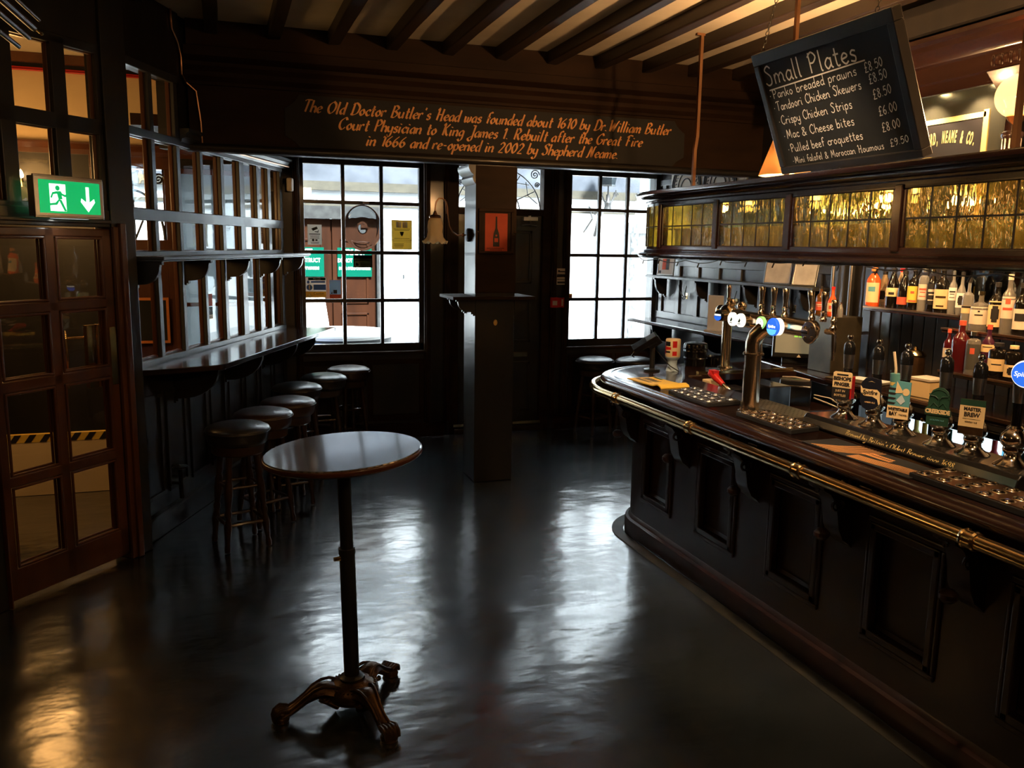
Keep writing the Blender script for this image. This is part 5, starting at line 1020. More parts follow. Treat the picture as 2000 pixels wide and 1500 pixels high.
for y in DIV: b = B(); b.box(2.692, 2.75, y-.022, y+.022, 1.9, 2.18); b.obj('stile', 'bar_wood', r, bevel=.004, smooth=0)
for y0, y1 in zip(DIV[1:], DIV):
    b = B()
    for q in ((y0+.022, y1-.022, 1.905, 1.918), (y0+.022, y1-.022, 2.16, 2.175), (y0+.022, y0+.04, 1.918, 2.16), (y1-.04, y1-.022, 1.918, 2.16)): b.box(2.70, 2.72, *q)
    b.obj('pane_frame', 'bar_wood', r, bevel=.004, smooth=0)
a_ = [(GC[0]+GR*math.cos(RAD(180-t)), GC[1]+GR*math.sin(RAD(180-t))) for t in (45, 88)]
for x, y in a_: b = B(); b.box(x-.02, x+.02, y-.02, y+.02, 1.9, 2.18); b.obj('stile', 'bar_wood', r, bevel=.004, smooth=0)
b = B()
for y0, y1 in zip(DIV[1:], DIV): b.box(2.706, 2.709, y0+.03, y1-.03, 1.912, 2.168)
b.sweep(gpath(GR-.008)[1:], [(0, 1.905), (0, 2.175), (.003, 2.175), (.003, 1.905)]); b.obj('leaded_glass', 'antique', r, smooth=40)
b = B()
for y0, y1 in zip(DIV[1:], DIV):
    a, c = y0+.04, y1-.04
    for k in range(1, 5): y = a+(c-a)*k/5; b.box(2.7035, 2.7065, y-.004, y+.004, 1.918, 2.16)
    b.box(2.703, 2.707, a, c, 2.034, 2.042)
for t in range(8, 90, 9):
    x, y = GC[0]+(GR-.006)*math.cos(RAD(180-t)), GC[1]+(GR-.006)*math.sin(RAD(180-t)); b.box(x-.004, x+.004, y-.004, y+.004, 1.905, 2.172)
b.sweep(gpath(GR-.004)[1:], [(0, 2.034), (0, 2.042), (.004, 2.042), (.004, 2.034)]); b.obj('lead_came', 'lead', r, smooth=0)
for x, y, k in ((3.0, 5.098, 1), (3.0, 4.09, 0), (3.0, 2.634, 0)):
    b = B(); w_ = .011
    b.tube([(x, y, 2.262), (x, y, 2.55), (x+.012*k, y, 2.64), (x+.012*k, y, 3.29)], w_*1.35, 4); b.box(x-.03, x+.03, y-.012, y+.012, 3.275, 3.29); b.obj('hanger_rod', 'copper', r, smooth=0)
b = B(); b.box(3.22, 3.25, -2.9, 5.6, 1.886, 1.90)
b.obj('back_rail', 'bar_wood', r, smooth=0)
# pint glasses on the cabinet shelf
gp = [(.0, .002), (.03, .002), (.032, .01), (.036, .07), (.039, .135), (.0405, .138), (.0375, .136), (.034, .07), (.0295, .014), (.0, .012)]
b = B(); b.lathe(gp, 14); g0 = tag(b.obj('pint_glass', 'pint', smooth=60), 'clear pint glass standing in a row behind the leaded yellow glass', 'glass', 'pint glasses in the overhead cabinet'); g0.location = (2.80, 4.88, 1.887)
n = 0
for row, x in enumerate((2.80, 2.90)):
    y = 4.88-row*.045
    while y > 1.9:
        if not any(abs(y-d) < .06 for d in DIV) and not (row == 1 and random.random() < .15) and (row or n):
            g = g0.copy(); COL.objects.link(g); g.location = (x+random.uniform(-.008, .008), y, 1.887)
        n += 1; y -= .092
# dark boxes and a bottle also kept up there
for lab, x, y, sx, sz, mt in (('dark carton behind the leaded glass near the globe lamp', 3.04, 2.72, .09, .13, 'darkgreen'), ('dark box behind the leaded glass of the nearest bay', 3.04, 2.36, .08, .12, 'navy'), ('green carton behind the leaded glass under the menu board', 3.06, 3.35, .11, .2, 'green'), ('pale carton behind the leaded glass at the far end', 3.05, 4.7, .08, .16, 'teal')):
    b = B(); b.box(-.04, .04, -sx/2, sx/2, 0, sz); o = b.obj('carton', mt, bevel=.003, smooth=0); o.location = (x, y, 1.887); tag(o, lab, 'carton', 'cartons in the overhead cabinet')
# small lamps added inside the cabinet so the glasses glow gold
for y in (4.65, 4.0, 3.3, 2.55, 1.9):
    b = B(); b.lathe([(.02, 0), (.022, .004), (.022, .018), (0, .018)], 14, Mx.Translation((3.14, y, 2.178))); b.obj('cabinet_fill_lamp', 'spot_on', r)
    light('cabinet_fill_light', 'POINT', (3.14, y, 2.15), 5, (1, .68, .32), .02)
# globe lamp on the cabinet
def opal():
    m = bpy.data.materials.new('opal_globe_glass'); m.use_nodes = True; N = m.node_tree.nodes; L = m.node_tree.links; N.clear(); o = N.new('ShaderNodeOutputMaterial'); t = N.new('ShaderNodeBsdfTransparent'); tr = N.new('ShaderNodeBsdfTranslucent'); x = N.new('ShaderNodeMixShader'); x.inputs[0].default_value = .004; t.inputs[0].default_value = (.95, .9, .8, 1); tr.inputs[0].default_value = (1, .85, .55, 1)
    e = N.new('ShaderNodeEmission'); e.inputs[0].default_value = (1, .55, .22, 1); e.inputs[1].default_value = .5; a = N.new('ShaderNodeAddShader')
    L.new(t.outputs[0], x.inputs[1]); L.new(tr.outputs[0], x.inputs[2]); L.new(x.outputs[0], a.inputs[0]); L.new(e.outputs[0], a.inputs[1]); L.new(a.outputs[0], o.inputs[0]); return m
M['opal'] = opal()
M['shade'] = translucent('cream_lamp_shade', (.8, .6, .35), .5)
r = thing('globe_lamp', 'lit amber globe lamp on top of the overhead cabinet', 'lamp', (3.1, 2.73, 2.264))
b = B(); b.lathe([(.06, 0), (.06, .01), (.02, .02), (.012, .05), (.012, .16), (.03, .175), (.04, .19), (.036, .2)], 20); b.obj('stem', 'brass', r)
b = B(); b.sphere((0, 0, .272), .088, 28); b.obj('globe', 'opal', r, smooth=180)
light('globe_lamp_light', 'POINT', (3.1, 2.73, 2.536), 150, WARM, .035)
# menu board
BL_, UX, UP = V((2.62, 3.61, 2.266)), V((0, -1, 0)), V((-.377, 0, .926)); mb = frame(BL_, UX, UP); bw, bh = .9, .583
r = thing('menu_board', 'large tilted chalkboard menu headed Small Plates resting on the overhead cabinet', 'chalkboard', (0, 0, 0))
b = B(); b.prism([(.03, .03), (bw-.03, .03), (bw-.03, bh-.03), (.03, bh-.03)], -.03, -.012, mb); b.obj('slate', 'chalkboard', r, smooth=0)
b = B()
for q in ((0, bw, 0, .035), (0, bw, bh-.055, bh), (0, .035, .035, bh-.055), (bw-.04, bw, .035, bh-.055)): b.box(q[0], q[1], q[2], q[3], -.05, .0, mb)
b.obj('frame', 'black_wood', r, bevel=.004, smooth=0)
b = B(); mc = mb @ Mx.Translation((0, 0, -.0115))
pen(b, 'Small Plates', .088, mc, .05, .428, .672, wid=.085, jit=.01)
b.ribbon([(.06, .405), (.70, .421)], lambda a: .006, mc); b.obj('heading_lettering', 'chalk', r, smooth=0)
for s, h, x0, y0, x1, pr_, px_, py_ in (('\u2022Panko breaded prawns', .042, .05, .362, .645, '£8.50', .688, .372), ('\u2022Tandoori Chicken Skewers', .042, .058, .303, .652, '£8.50', .698, .325), ('\u2022Crispy Chicken Strips', .042, .068, .236, .575, '£8.50', .702, .262), ('\u2022Mac & Cheese bites', .042, .078, .166, .565, '£6.00', .712, .19), ('\u2022Pulled beef croquettes', .040, .084, .10, .595, '£8.00', .71, .125), ('\u2022Mini falafel & Moroccan Houmous', .033, .097, .044, .70, '£9.50', .735, .06)):
    b = B(); pen(b, s, h, mc, x0, y0, x1, wid=.095, slope=.018, jit=.02); b.obj('dish_lettering', 'chalk', r, smooth=0); b = B(); pen(b, pr_, h*.95, mc, px_, py_, px_+.105, wid=.095, slope=.1, jit=.03); b.obj('price_lettering', 'chalk', r, smooth=0)
for s_, k in ((.06, .0), (.80, .0)):
    b = B(); p = mb @ V((s_, bh, -.025)); q = V((p.x+.15, p.y+.05, 3.28)); nn = 24
    for i in range(nn):
        c = p.lerp(q, (i+.5)/nn); d = (q-p).normalized(); u = d.orthogonal().normalized() if i % 2 else d.cross(d.orthogonal()).normalized(); L_ = (q-p).length/nn*.62
        b.tube([c+d*(L_*math.cos(t*PI/4))+u*(.007*math.sin(t*PI/4)) for t in range(8)], .002, 5, True)
    b.obj('chain', 'iron', r)
r = thing('string_light_cable', 'thin dark cable of fairy lights drooping along the bottom of the overhead cabinet', 'cable', (0, 0, 0))
b = B(); pts = []
for i in range(140):
    y = 5.3-i*.027; x = 2.66 if y < 4.98 else GC[0]-math.sqrt(max(.05, (GR+.04)**2-(y-GC[1])**2)); pts.append((x, y, 1.84-.018*abs(math.sin(i*.23))-.012*math.sin(i*.071)))
b.tube(pts, .0028, 5); b.obj('lead', 'iron', r)
for i in range(6, 140, 9): p = V(pts[i]); b = B(); b.tube([p, p+V((-.004, .01, -.025))], .004, 6); b.obj('bulb', 'iron', r)
LS = V((3.12, 4.27, 2.42))
r = thing('shaded_lamp', 'lit lamp with a cream cone shade hidden behind the left edge of the menu board', 'lamp', LS)
b = B(); b.lathe([(.15, -.09), (.075, .12)], 32, cap=False); o = b.obj('shade', 'shade', r); sm = o.modifiers.new('solid', 'SOLIDIFY'); sm.thickness = .002
b = B(); b.tube([(0, 0, .05), (0, 0, .86)], .006, 6); b.lathe([(.018, -.01), (.018, .06), (0, .065)], 12); b.obj('flex', 'brass', r)
b = B(); b.sphere((0, 0, -.03), .026, 14); b.obj('bulb', 'flame', r)
light('shaded_lamp_light', 'POINT', LS + V((.0, .0, -.07)), 70, WARM, .03)
light('shaded_lamp_uplight', 'SPOT', LS + V((-.035, .02, .095)), 85, WARM, .03, (PI, 0, 0), spot_size=RAD(160), spot_blend=.3)
# ================================================================== BEHIND THE BAR
r = thing('wall_ledge', 'dark polished ledge along the right wall under the coat hooks', 'ledge', (0, 0, 0))
b = B(); b.prism([(4.36, 5.25), (4.36, YB-.05), (4.0, YB-.05), (4.02, 7.9), (4.05, 5.3), (4.1, 5.25)], 1.13, 1.165); b.obj('top', 'bar_wood', r, bevel=.01, smooth=40)
for y in (7.7, 6.7, 5.8): b = B(); bracket(b, 0, .25, 1.13, .22, Mx.Translation((4.36, y, 0)) @ Mx.Rotation(-PI/2, 4, 'Z'), .03); b.obj('bracket', 'black_wood', r, bevel=.002, smooth=0)
r = thing('wall_shelf', 'narrow dark shelf on scrolled brackets high on the right wall', 'shelf', (0, 0, 0))
b = B(); b.box(4.19, 4.36, 5.3, YB-.05, 1.595, 1.62); b.obj('board', 'sheen_wood', r, bevel=.005, smooth=0)
for y in (7.85, 7.05, 6.25, 5.5): b = B(); bracket(b, 0, .15, 1.595, .2, Mx.Translation((4.36, y, 0)) @ Mx.Rotation(-PI/2, 4, 'Z'), .03); b.obj('bracket', 'black_wood', r, bevel=.002, smooth=0)
def hook(y, lab):
    r = thing('coat_hook', lab, 'coat hook', (4.36, y, 1.43), group='coat hooks on the right wall')
    b = B(); b.box(-.004, 0, -.02, .02, -.03, .03); b.obj('plate', 'brass', r, bevel=.002)
    b = B()
    for s in (-1, 1): b.tube([(-.005, 0, 0), (-.03, s*.015, -.01), (-.05, s*.04, .03), (-.055, s*.07, .085), (-.055, s*.078, .1)], .004, 6)
    b.tube([(-.005, 0, -.01), (-.03, 0, -.035), (-.045, 0, -.03), (-.05, 0, -.015)], .004, 6); b.obj('prongs', 'iron', r)
    return r
h0 = hook(7.42, 'brass and iron coat hook on the right wall nearest the corner window')
dup(h0, (4.36, 6.55, 1.43), None, 'coat hook on the right wall beside the acrylic menu holder'); dup(h0, (4.36, 5.72, 1.43), None, 'coat hook on the right wall behind the beer tap handles')
r = thing('menu_holder', 'clear acrylic leaflet holder standing on the ledge of the right wall', 'holder', (4.18, 6.6, 1.166), RAD(-60))
b = B(); b.box(-.075, .075, -.004, 0, 0, .32); b.box(-.08, .08, -.05, .05, 0, .008); b.obj('stand', 'white', r, bevel=.001, smooth=0); b = B(); b.box(-.065, -.005, -.0055, -.004, .05, .29); b.obj('leaflet', 'white', r, smooth=0)
def pic(name, lab, cat, y, w_, h_, tilt, face, rz=-90):
    r = thing(name, lab, cat, (4.27, y, 1.621), RAD(rz)); m = Mx.Rotation(RAD(-tilt), 4, 'X')
    b = B()
    for q in ((-w_/2, w_/2, 0, .012), (-w_/2, w_/2, h_-.012, h_), (-w_/2, -w_/2+.012, .012, h_-.012), (w_/2-.012, w_/2, .012, h_-.012)): b.box(q[0], q[1], -.006, .006, q[2], q[3], m)
    b.obj('frame', 'steel', r, bevel=.002, smooth=0); b = B(); b.box(-w_/2+.012, w_/2-.012, -.002, .002, .012, h_-.012, m); b.obj('sheet', face, r, smooth=0); return r, m
M['photo'] = mat('grey_photo', (.7, .71, .72), .12, var=(9, (.5, .51, .53)))
pic('framed_print', 'pale framed print on the right wall shelf above the tap handles', 'picture', 5.86, .27, .185, 8, 'photo', -75)
pic('framed_print', 'tilted pale print on the right wall shelf beside the pipes', 'picture', 5.52, .2, .185, 16, 'photo', -62)
r, m = pic('leaflet_stand', 'grey leaflet with a red picture on the shelf by the corner window', 'leaflet', 7.72, .22, .2, 6, 'white', -70)
b = B(); b.box(-.05, .0, -.0035, -.002, .06, .17, m); b.obj('red_picture', 'poster', r, smooth=0); b = B(); b.box(.0, .04, -.0035, -.002, .06, .17, m); b.box(-.09, -.06, -.0035, -.002, .02, .05, m); b.obj('grey_picture', 'ink', r, smooth=0)
r = thing('ornate_plate', 'pale patterned panel high on the right wall above the overhead cabinet', 'panel', (4.36, 7.1, 2.42))
b = B(); b.box(-.02, 0, -.62, .7, -.12, .26); b.obj('panel', 'offwhite', r, smooth=0)
b = B(); m = frame((-.0205, 0, .16), (0, -1, 0), (0, 0, 1))
for c in (-.4, .2):
    for rr in (.10, .16, .24, .27): b.tube([(c+rr*math.cos(t*PI/20), -.1+rr*math.sin(t*PI/20), .002) for t in range(41)], .006 if rr < .25 else .012, 5, m=m)
    for t in range(40): b.tube([(c+(.19+.02*(t % 2))*math.cos(t*PI/20), -.1+(.19+.02*(t % 2))*math.sin(t*PI/20), .002), (c+.215*math.cos((t+.6)*PI/20), -.1+.215*math.sin((t+.6)*PI/20), .002)], .006, 4, m=m)
b.obj('relief', 'ink', r)
for y, lab in ((5.16, 'thin grey pipe running up the right wall next to the bottle shelf'), (4.97, 'thicker grey pipe beside the orange bottle')):
    b = B(); b.tube([(4.25, y, 1.05), (4.25, y, 2.3)], .013, 10); b.box(4.25, 4.37, y-.01, y+.01, 1.3, 1.32); tag(b.obj('pipe', 'steel'), lab, 'pipe')
# back counter with a lit bottle fridge
r = thing('back_counter', 'dark wooden back counter under the bottle shelves', 'counter', (0, 0, 0))
b = B(); b.prism([(3.72, -2.9), (3.72, 4.55), (3.86, 5.5), (4.35, 5.5), (4.35, -2.9)], 1.02, 1.065); b.obj('top', 'bar_wood', r, bevel=.01, smooth=30)
b = B(); b.box(3.84, 4.35, -2.9, 5.5, 0, .22); b.box(4.3, 4.35, -2.9, 5.5, .2, 1.02); b.box(3.84, 4.3, 4.3, 5.5, .22, 1.02); b.box(3.715, 3.735, -2.9, 4.5, .995, 1.02); b.obj('carcass', 'black_wood', r, smooth=0)
b = B(); b.box(3.712, 3.72, -2.9, 4.5, 1.045, 1.062); b.obj('edge_strip', 'copper', r, smooth=0)
r = thing('bottle_fridge', 'lit bottle fridge under the back counter full of bright bottles', 'fridge', (3.78, 0, 0))
b = B(); b.box(0, .5, 2.2, 4.28, .22, .26); b.box(0, .5, 2.2, 4.28, .97, 1.015); b.box(.46, .5, 2.2, 4.28, .26, .97); b.obj('case', 'black', r, smooth=0)
b = B(); b.box(.44, .459, 2.2, 4.28, .26, .97); b.obj('lit_back', 'fridge_lit', r, smooth=0)
b = B(); b.box(.02, .44, 2.2, 4.28, .60, .612); b.obj('wire_shelf', 'white', r, smooth=0)
for i, y in enumerate((3.95, 3.3, 2.65)):
    b = B(); b.box(-.02, 0, y-.31, y+.31, .26, .30); b.box(-.02, 0, y-.31, y+.31, .94, .97); b.box(-.02, 0, y-.31, y-.28, .30, .94); b.box(-.02, 0, y+.28, y+.31, .3, .94); d = b.obj('door', 'black', r, smooth=0)
    b = B(); b.box(-.012, -.009, y-.28, y+.28, .3, .94); b.obj('door_glass', 'glass', d, smooth=0); b = B(); b.sphere((-.035, y-.25, .955), .014, 10); b.obj('door_knob', 'brass', d)
cols = ['yellow', 'redplastic', 'teal', 'white', 'lens_sky', 'lightyellow', 'paleblue', 'green']
fb = None
for i in range(22):
    y = 4.2-i*.092
    for z, k in ((.262, 0), (.613, 3)):
        mt = cols[(i*3+k+i//3) % 8]
        b = B(); b.lathe([(0, 0), (.034, 0), (.036, .01), (.036, .17), (.026, .205), (.014, .225), (.0135, .285), (0, .285)], 12); o = b.obj('drink_bottle', mt); o.location = (3.90+.03*(i % 2), y, z)
        tag(o, 'brightly coloured drink bottle standing in the lit fridge', 'bottle', 'drink bottles in the fridge')
# work shelf with printer, till
r = thing('work_shelf', 'low wooden work shelf carrying the receipt printer', 'shelf', (0, 0, 0)); b = B(); b.box(3.40, 3.715, 4.35, 5.35, .86, .895); b.obj('board', 'bar_wood', r, bevel=.005, smooth=0); b = B(); b.box(3.45, 3.7, 4.4, 5.3, .0, .86); b.obj('cupboard', 'blackm', r, smooth=0)
r = thing('receipt_printer', 'black receipt printer with a curved lid on the work shelf', 'printer', (3.55, 4.60, .896), RAD(-35))
b = B(); b.prism([(-.11, 0), (.11, 0), (.11, .13), (.03, .16), (-.06, .155), (-.11, .11)], -.1, .1, frame((0, 0, 0), (0, -1, 0), (0, 0, 1)) @ Mx.Rotation(0, 4, 'X')); b.obj('body', 'black', r, bevel=.008); b = B(); b.tube([(-.08, .03, .165), (.0, .0, .172), (.09, -.02, .160)], .007, 6); b.obj('paper_slot', 'offwhite', r)
b = B(); b.tube([(.12, -.05, .05), (.2, -.1, .03), (.27, -.12, .006)], .005, 6); b.tube([(.12, -.05, .07), (.22, -.09, .06), (.3, -.1, .006)], .004, 6); b.obj('lead', 'offwhite', r)
r = thing('till', 'touchscreen till with a block of green keys behind the beer font', 'till', (3.99, 5.15, 1.066), RAD(-38))
mt_ = Mx.Translation((0, -.05, .05)) @ Mx.Rotation(RAD(-14), 4, 'X')
b = B(); b.box(-.19, .19, 0, .04, 0, .25, mt_); b.box(-.12, .12, 0, .14, 0, .06); b.obj('housing', 'black', r, bevel=.008, smooth=0)
b = B(); b.box(-.17, .17, -.0015, 0, .035, .235, mt_); s_ = b.obj('screen', 'screen', r, smooth=0)
b = B(); [b.box(-.04+i*.03, -.015+i*.03, -.003, -.0015, .155+j*.025, .176+j*.025, mt_) for i in range(4) for j in range(3)]; b.obj('key_block', 'screen_green', s_, smooth=0)
b = B(); b.prism([(-.015, .006), (.015, .006), (0, .028)], 0, .001, mt_ @ frame((0, -.001, 0), (1, 0, 0), (0, 0, 1))); b.obj('badge', 'offwhite', r, smooth=0)
b = B(); b.box(3.90, 4.14, 4.69, 4.93, 1.066, 1.452); o = b.obj('steel_cabinet', M.setdefault('dull_panel', mat('dull_gold_panel', (.10, .085, .055), .3, .6, var=(6, (.06, .05, .035)))), bevel=.004, smooth=0); tag(o, 'dull metal-sided box standing on the back counter with sauce bottles on top', 'cabinet')
r = thing('socket', 'cream double power socket under the back counter edge', 'socket', (3.838, 4.46, .95)); b = B(); b.box(-.03, 0, -.08, .08, -.05, .05); b.obj('plate', 'offwhite', r, bevel=.004, smooth=0); b = B(); [b.box(-.032, -.03, y-.008, y+.008, -.01, .012) for y in (-.045, .045)]; b.obj('switch', 'ink', r, smooth=0)
for lab, x, y, z, sx, sy, sz, mt in (('black plastic bin behind the counter beside the red drink gun', 3.09, 4.62, .9, .13, .16, .12, 'black'), ('cream carton tucked behind the counter near the ice bucket', 3.0, 4.74, .92, .08, .1, .13, 'cliptan'), ('white carton with red print behind the beer font column', 2.98, 4.30, .9, .1, .1, .12, 'white'), ('black slotted crate behind the beer font', 3.25, 4.5, .9, .16, .3, .16, 'black')):
    b = B(); b.box(-sx/2, sx/2, -sy/2, sy/2, 0, sz); o = b.obj('box', mt, bevel=.006, smooth=0); o.location = (x, y, z); tag(o, lab, 'box', 'things on the speed rail')
r = thing('speed_rail', 'dark shelf behind the rounded bar end holding bins and cartons', 'shelf', (0, 0, 0)); b = B(); b.box(2.90, 3.34, 4.1, 4.8, .86, .9); b.obj('board', 'steel', r, smooth=0); b = B(); b.box(2.92, 3.3, 4.12, 4.78, 0, .86); b.obj('carcass', 'blackm', r, smooth=0)
r = thing('drink_gun', 'red soft drink gun with a silver hose behind the counter', 'drink gun', (2.97, 4.66, 1.0))
b = B(); b.tube([(0, .05, .095), (.0, .02, .1), (.0, -.03, .075), (.01, -.09, .045)], [.02, .028, .024, .016], 12)
b.box(-.02, .02, -.02, .04, .1, .125); b.obj('gun', 'redplastic', r, smooth=40); b = B(); b.tube([(.01, -.09, .045), (.02, -.14, .02), (.02, -.17, -.03), (.02, -.18, -.09)], .012, 10); b.obj('hose', 'nickel', r)
r = thing('paper_coaster_box', 'cream cardboard box on the back counter between the hand pumps', 'box', (3.86, 3.80, 1.066), .1); b = B(); b.box(-.07, .07, -.07, .07, 0, .1); b.obj('carton', 'cliptan', r, bevel=.003, smooth=0); b = B(); b.box(-.075, .075, -.075, .075, .1, .112); b.obj('flap', 'offwhite', r, smooth=0)
r = thing('drink_cup', 'clear patterned cup with a paper straw on the back counter', 'cup', (3.80, 3.985, 1.066))
b = B(); b.lathe([(.028, 0), (.036, .13), (.0345, .13), (.027, .004), (0, .004)], 20); b.obj('cup', 'tumbler', r); b = B(); b.lathe([(.0292, .02), (.0355, .11)], 20); b.obj('sleeve', 'teal', r); b = B(); b.lathe([(.0298, .03), (.0322, .06)], 20); b.obj('sleeve_band', 'lightyellow', r); b = B(); b.tube([(0, 0, .02), (-.0, .008, .14), (-.012, .02, .24)], .008, 8); b.obj('straw', 'offwhite', r)
r = thing('lidded_jar', 'dark metal jar with a domed gold lid on the back counter', 'jar', (4.02, 4.08, 1.066)); b = B(); b.lathe([(0, 0), (.06, 0), (.062, .01), (.06, .2), (0, .2)], 24); b.obj('jar_body', 'bronze', r); b = B(); b.lathe([(.066, .2), (.066, .208), (.05, .226), (.02, .24), (.012, .244), (.014, .255), (0, .262)], 24); b.obj('lid', 'brass', r)
r = thing('serving_tray', 'pale tray lying on the back counter behind the Bishops Finger pump clip', 'tray', (3.9, 4.38, 1.066), .2); b = B(); b.box(-.12, .1, -.2, .2, 0, .008); b.obj('tray_body', 'lino', r, bevel=.004, smooth=0); b = B(); b.box(-.02, .1, -.16, .1, .0082, .01); b.obj('paper', 'white', r, smooth=0)
# bottle shelves
def shelf(label, x, y0, y1, z): r = thing('bottle_shelf', label, 'shelf', (0, 0, 0)); b = B(); b.box(x, 4.36, y0, y1, z-.03, z); b.obj('board', 'bar_wood', r, bevel=.004, smooth=0); b = B(); b.box(x-.006, x, y0, y1, z-.012, z-.001); b.obj('front_edge', 'copper', r, smooth=0); return r
SA, SBz, SCz = 1.542, 1.473, 1.257
shelf('highest bottle shelf behind the bar with the orange bottle at its end', 4.02, 3.78, 4.56, SA)
shelf('middle bottle shelf behind the bar at the right edge', 3.92, 2.2, 3.80, SBz)
shelf('lowest bottle shelf behind the bar at the right edge', 3.74, 2.2, 3.62, SCz)
BP = {
'std': [(0, 0), (1, 0), (1.02, .02), (1.02, .58), (.9, .66), (.45, .74), (.36, .78), (.34, .95), (.38, .955), (.38, 1.0), (0, 1.0)],
'cone': [(0, 0), (1, 0), (1.02, .03), (1.02, .45), (.85, .6), (.5, .78), (.36, .86), (.34, .95), (.4, .955), (.4, 1), (0, 1)],
'wide': [(0, 0), (1, 0), (1.02, .03), (1.0, .55), (.85, .66), (.3, .72), (.26, .78), (.26, .93), (.32, .935), (.32, 1), (0, 1)],
'round': [(0, 0), (.85, 0), (1.0, .06), (1.03, .3), (.95, .5), (.6, .62), (.34, .70), (.3, .9), (.38, .91), (.38, 1), (0, 1)],
'slim': [(0, 0), (1, 0), (1.02, .02), (1.02, .66), (.8, .74), (.42, .84), (.38, .96), (.44, .965), (.44, 1), (0, 1)],
'shouldr': [(0, 0), (1, 0), (1.02, .02), (1.02, .72), (.9, .79), (.45, .83), (.42, .96), (.5, .965), (.5, 1), (0, 1)],
}
def bottle(px, ptop, pbase, X, z, wpx, shp, col, label, lab=('cliptan', .2, .5), cap='ink', mark=None, sq=False, yoff=0, front=RAD(215), capz=None):
    p = at(px, pbase, X=X); y = p.y; dist = V((X, y, z-CAMZ)).dot(fw); k = dist/F
    rad = wpx*k/2; h = (pbase-ptop)*k*1.0
    r = thing('spirit_bottle', label, 'bottle', (X, y, z), 0, 'bottles behind the bar')
    seg = 28; pr = [(q*rad, t*h) for q, t in BP[shp]]
    kz = [t for q, t in BP[shp]][-4] if True else 0
    b = B(); body = [q for q in pr if q[1] <= h*.951+1e-6]; body.append((0, body[-1][1])); b.lathe(body, seg); b.obj('body', BOT[col], r)
    b = B(); c = pr[-2][0]*1.06; b.lathe([(0, h*.90), (c, h*.90), (c, h*.995), (0, h)], 16); b.obj('cap', cap, r)
    if lab:
        mt, l0, l1 = lab
        def rad_at(t):
            for (q0, t0), (q1, t1) in zip(BP[shp][1:], BP[shp][2:]):
                if t0 <= t <= t1: return rad*(q0+(q1-q0)*((t-t0)/max(t1-t0, 1e-6)))
            return rad
        b = B(); b.lathe([(rad_at(l0+(l1-l0)*i/4)*1.012+.0004, h*(l0+(l1-l0)*i/4)) for i in range(5)], 14, None, front-1.15, front+1.15); b.obj('label', mt, r)
        if mark:
            b = B()
            for a0, a1, z0, z1 in mark[1]: b.lathe([(rad_at(l0+(l1-l0)*(z0+(z1-z0)*i/3))*1.012+.0012, h*(l0+(l1-l0)*(z0+(z1-z0)*i/3))) for i in range(4)], 8, None, front+a0, front+a1)
            b.obj('label_print', mark[0], r)
    return r
TXT = [(-.7, .7, .62, .74), (-.5, .5, .46, .52), (-.6, .6, .2, .25)]
OVAL = [(-.5, .5, .3, .7), (-.35, .35, .7, .82), (-.35, .35, .18, .3)]
XA, XB, XC = 4.12, 4.01, 3.83
bottle(1703, 521, 594, XA, SA, 25, 'slim', 'orange', 'orange and cream bottle at the far end of the highest bottle shelf', ('cliptan', .08, .6), 'orange', ('teal', [(-.5, .5, .55, .8)]))
bottle(1724, 531, 596, XA+.11, SA, 24, 'cone', 'cream', 'cream bottle second from the orange one with a dark emblem', ('cream', .1, .5), 'ink', ('ink', OVAL))
bottle(1741, 525, 600, XA, SA, 25, 'cone', 'dark', 'dark liqueur bottle with an oval cream label next to the cream bottle', ('cliptan', .28, .5), 'ink', ('ink', [(-.4, .4, .2, .5)]))
bottle(1757, 526, 600, XA+.1, SA, 22, 'cone', 'cream', 'pale cone-shaped bottle standing behind two dark liqueur bottles', None, 'redplastic')
bottle(1763, 530, 603, XA, SA, 24, 'cone', 'dark', 'dark liqueur bottle with a small red label left of the orange label', ('poster', .1, .3), 'ink', None)
bottle(1781, 524, 605, XA, SA, 22, 'std', 'dark', 'dark bottle with an arched orange label on the highest shelf', ('yellow', .16, .55), 'ink', ('poster', [(-.6, .6, .05, .15), (-.3, .3, .55, .7)]))
bottle(1800, 526, 607, XA, SA, 19, 'shouldr', 'clear', 'square clear bottle with a pink-cream label on the highest shelf', ('offwhite', .25, .62), 'steel', ('poster', TXT))
bottle(1817, 528, 609, XA, SA, 18, 'slim', 'dark', 'slim dark bottle with fine pale print beside the big cream label', ('ink', .15, .65), 'brass', ('offwhite', TXT))
bottle(1836, 522, 611, XA-.02, SA, 27, 'std', 'dark', 'tall bottle with a big cream label and a neck label on the highest shelf', ('cliptan', .08, .5), 'ink', ('bronze', [(-.7, .7, .55, .66), (-.5, .5, .1, .18)]))
bottle(1857, 530, 612, XA, SA, 15, 'std', 'clear', 'clear gin bottle with a pale label beside the tall cream-labelled bottle', ('white', .3, .6), 'steel', ('ink', TXT))
bottle(1874, 532, 613, XA, SA, 18, 'round', 'clear', 'clear round bottle with a white label at the near end of the highest shelf', ('white', .15, .5), 'ink', ('ink', OVAL))
bottle(1886, 540, 638, XB, SBz, 22, 'wide', 'clear', 'clear bottle with black and cream bands at the far end of the middle shelf', ('cliptan', .3, .45), 'ink', ('ink', [(-1, 1, .7, .98)]))
bottle(1911, 566, 641, XB, SBz, 36, 'wide', 'smoke', 'broad squat cognac bottle with a pale square label on the middle shelf', ('offwhite', .15, .6), 'brass', ('ink', [(-.4, .4, .5, .58), (-.1, .1, .7, .8)]))
bottle(1941, 548, 644, XB, SBz, 27, 'std', 'dark', 'bottle with a cream label and round dark emblem on the middle shelf', ('cliptan', .1, .62), 'ink', ('ink', OVAL))
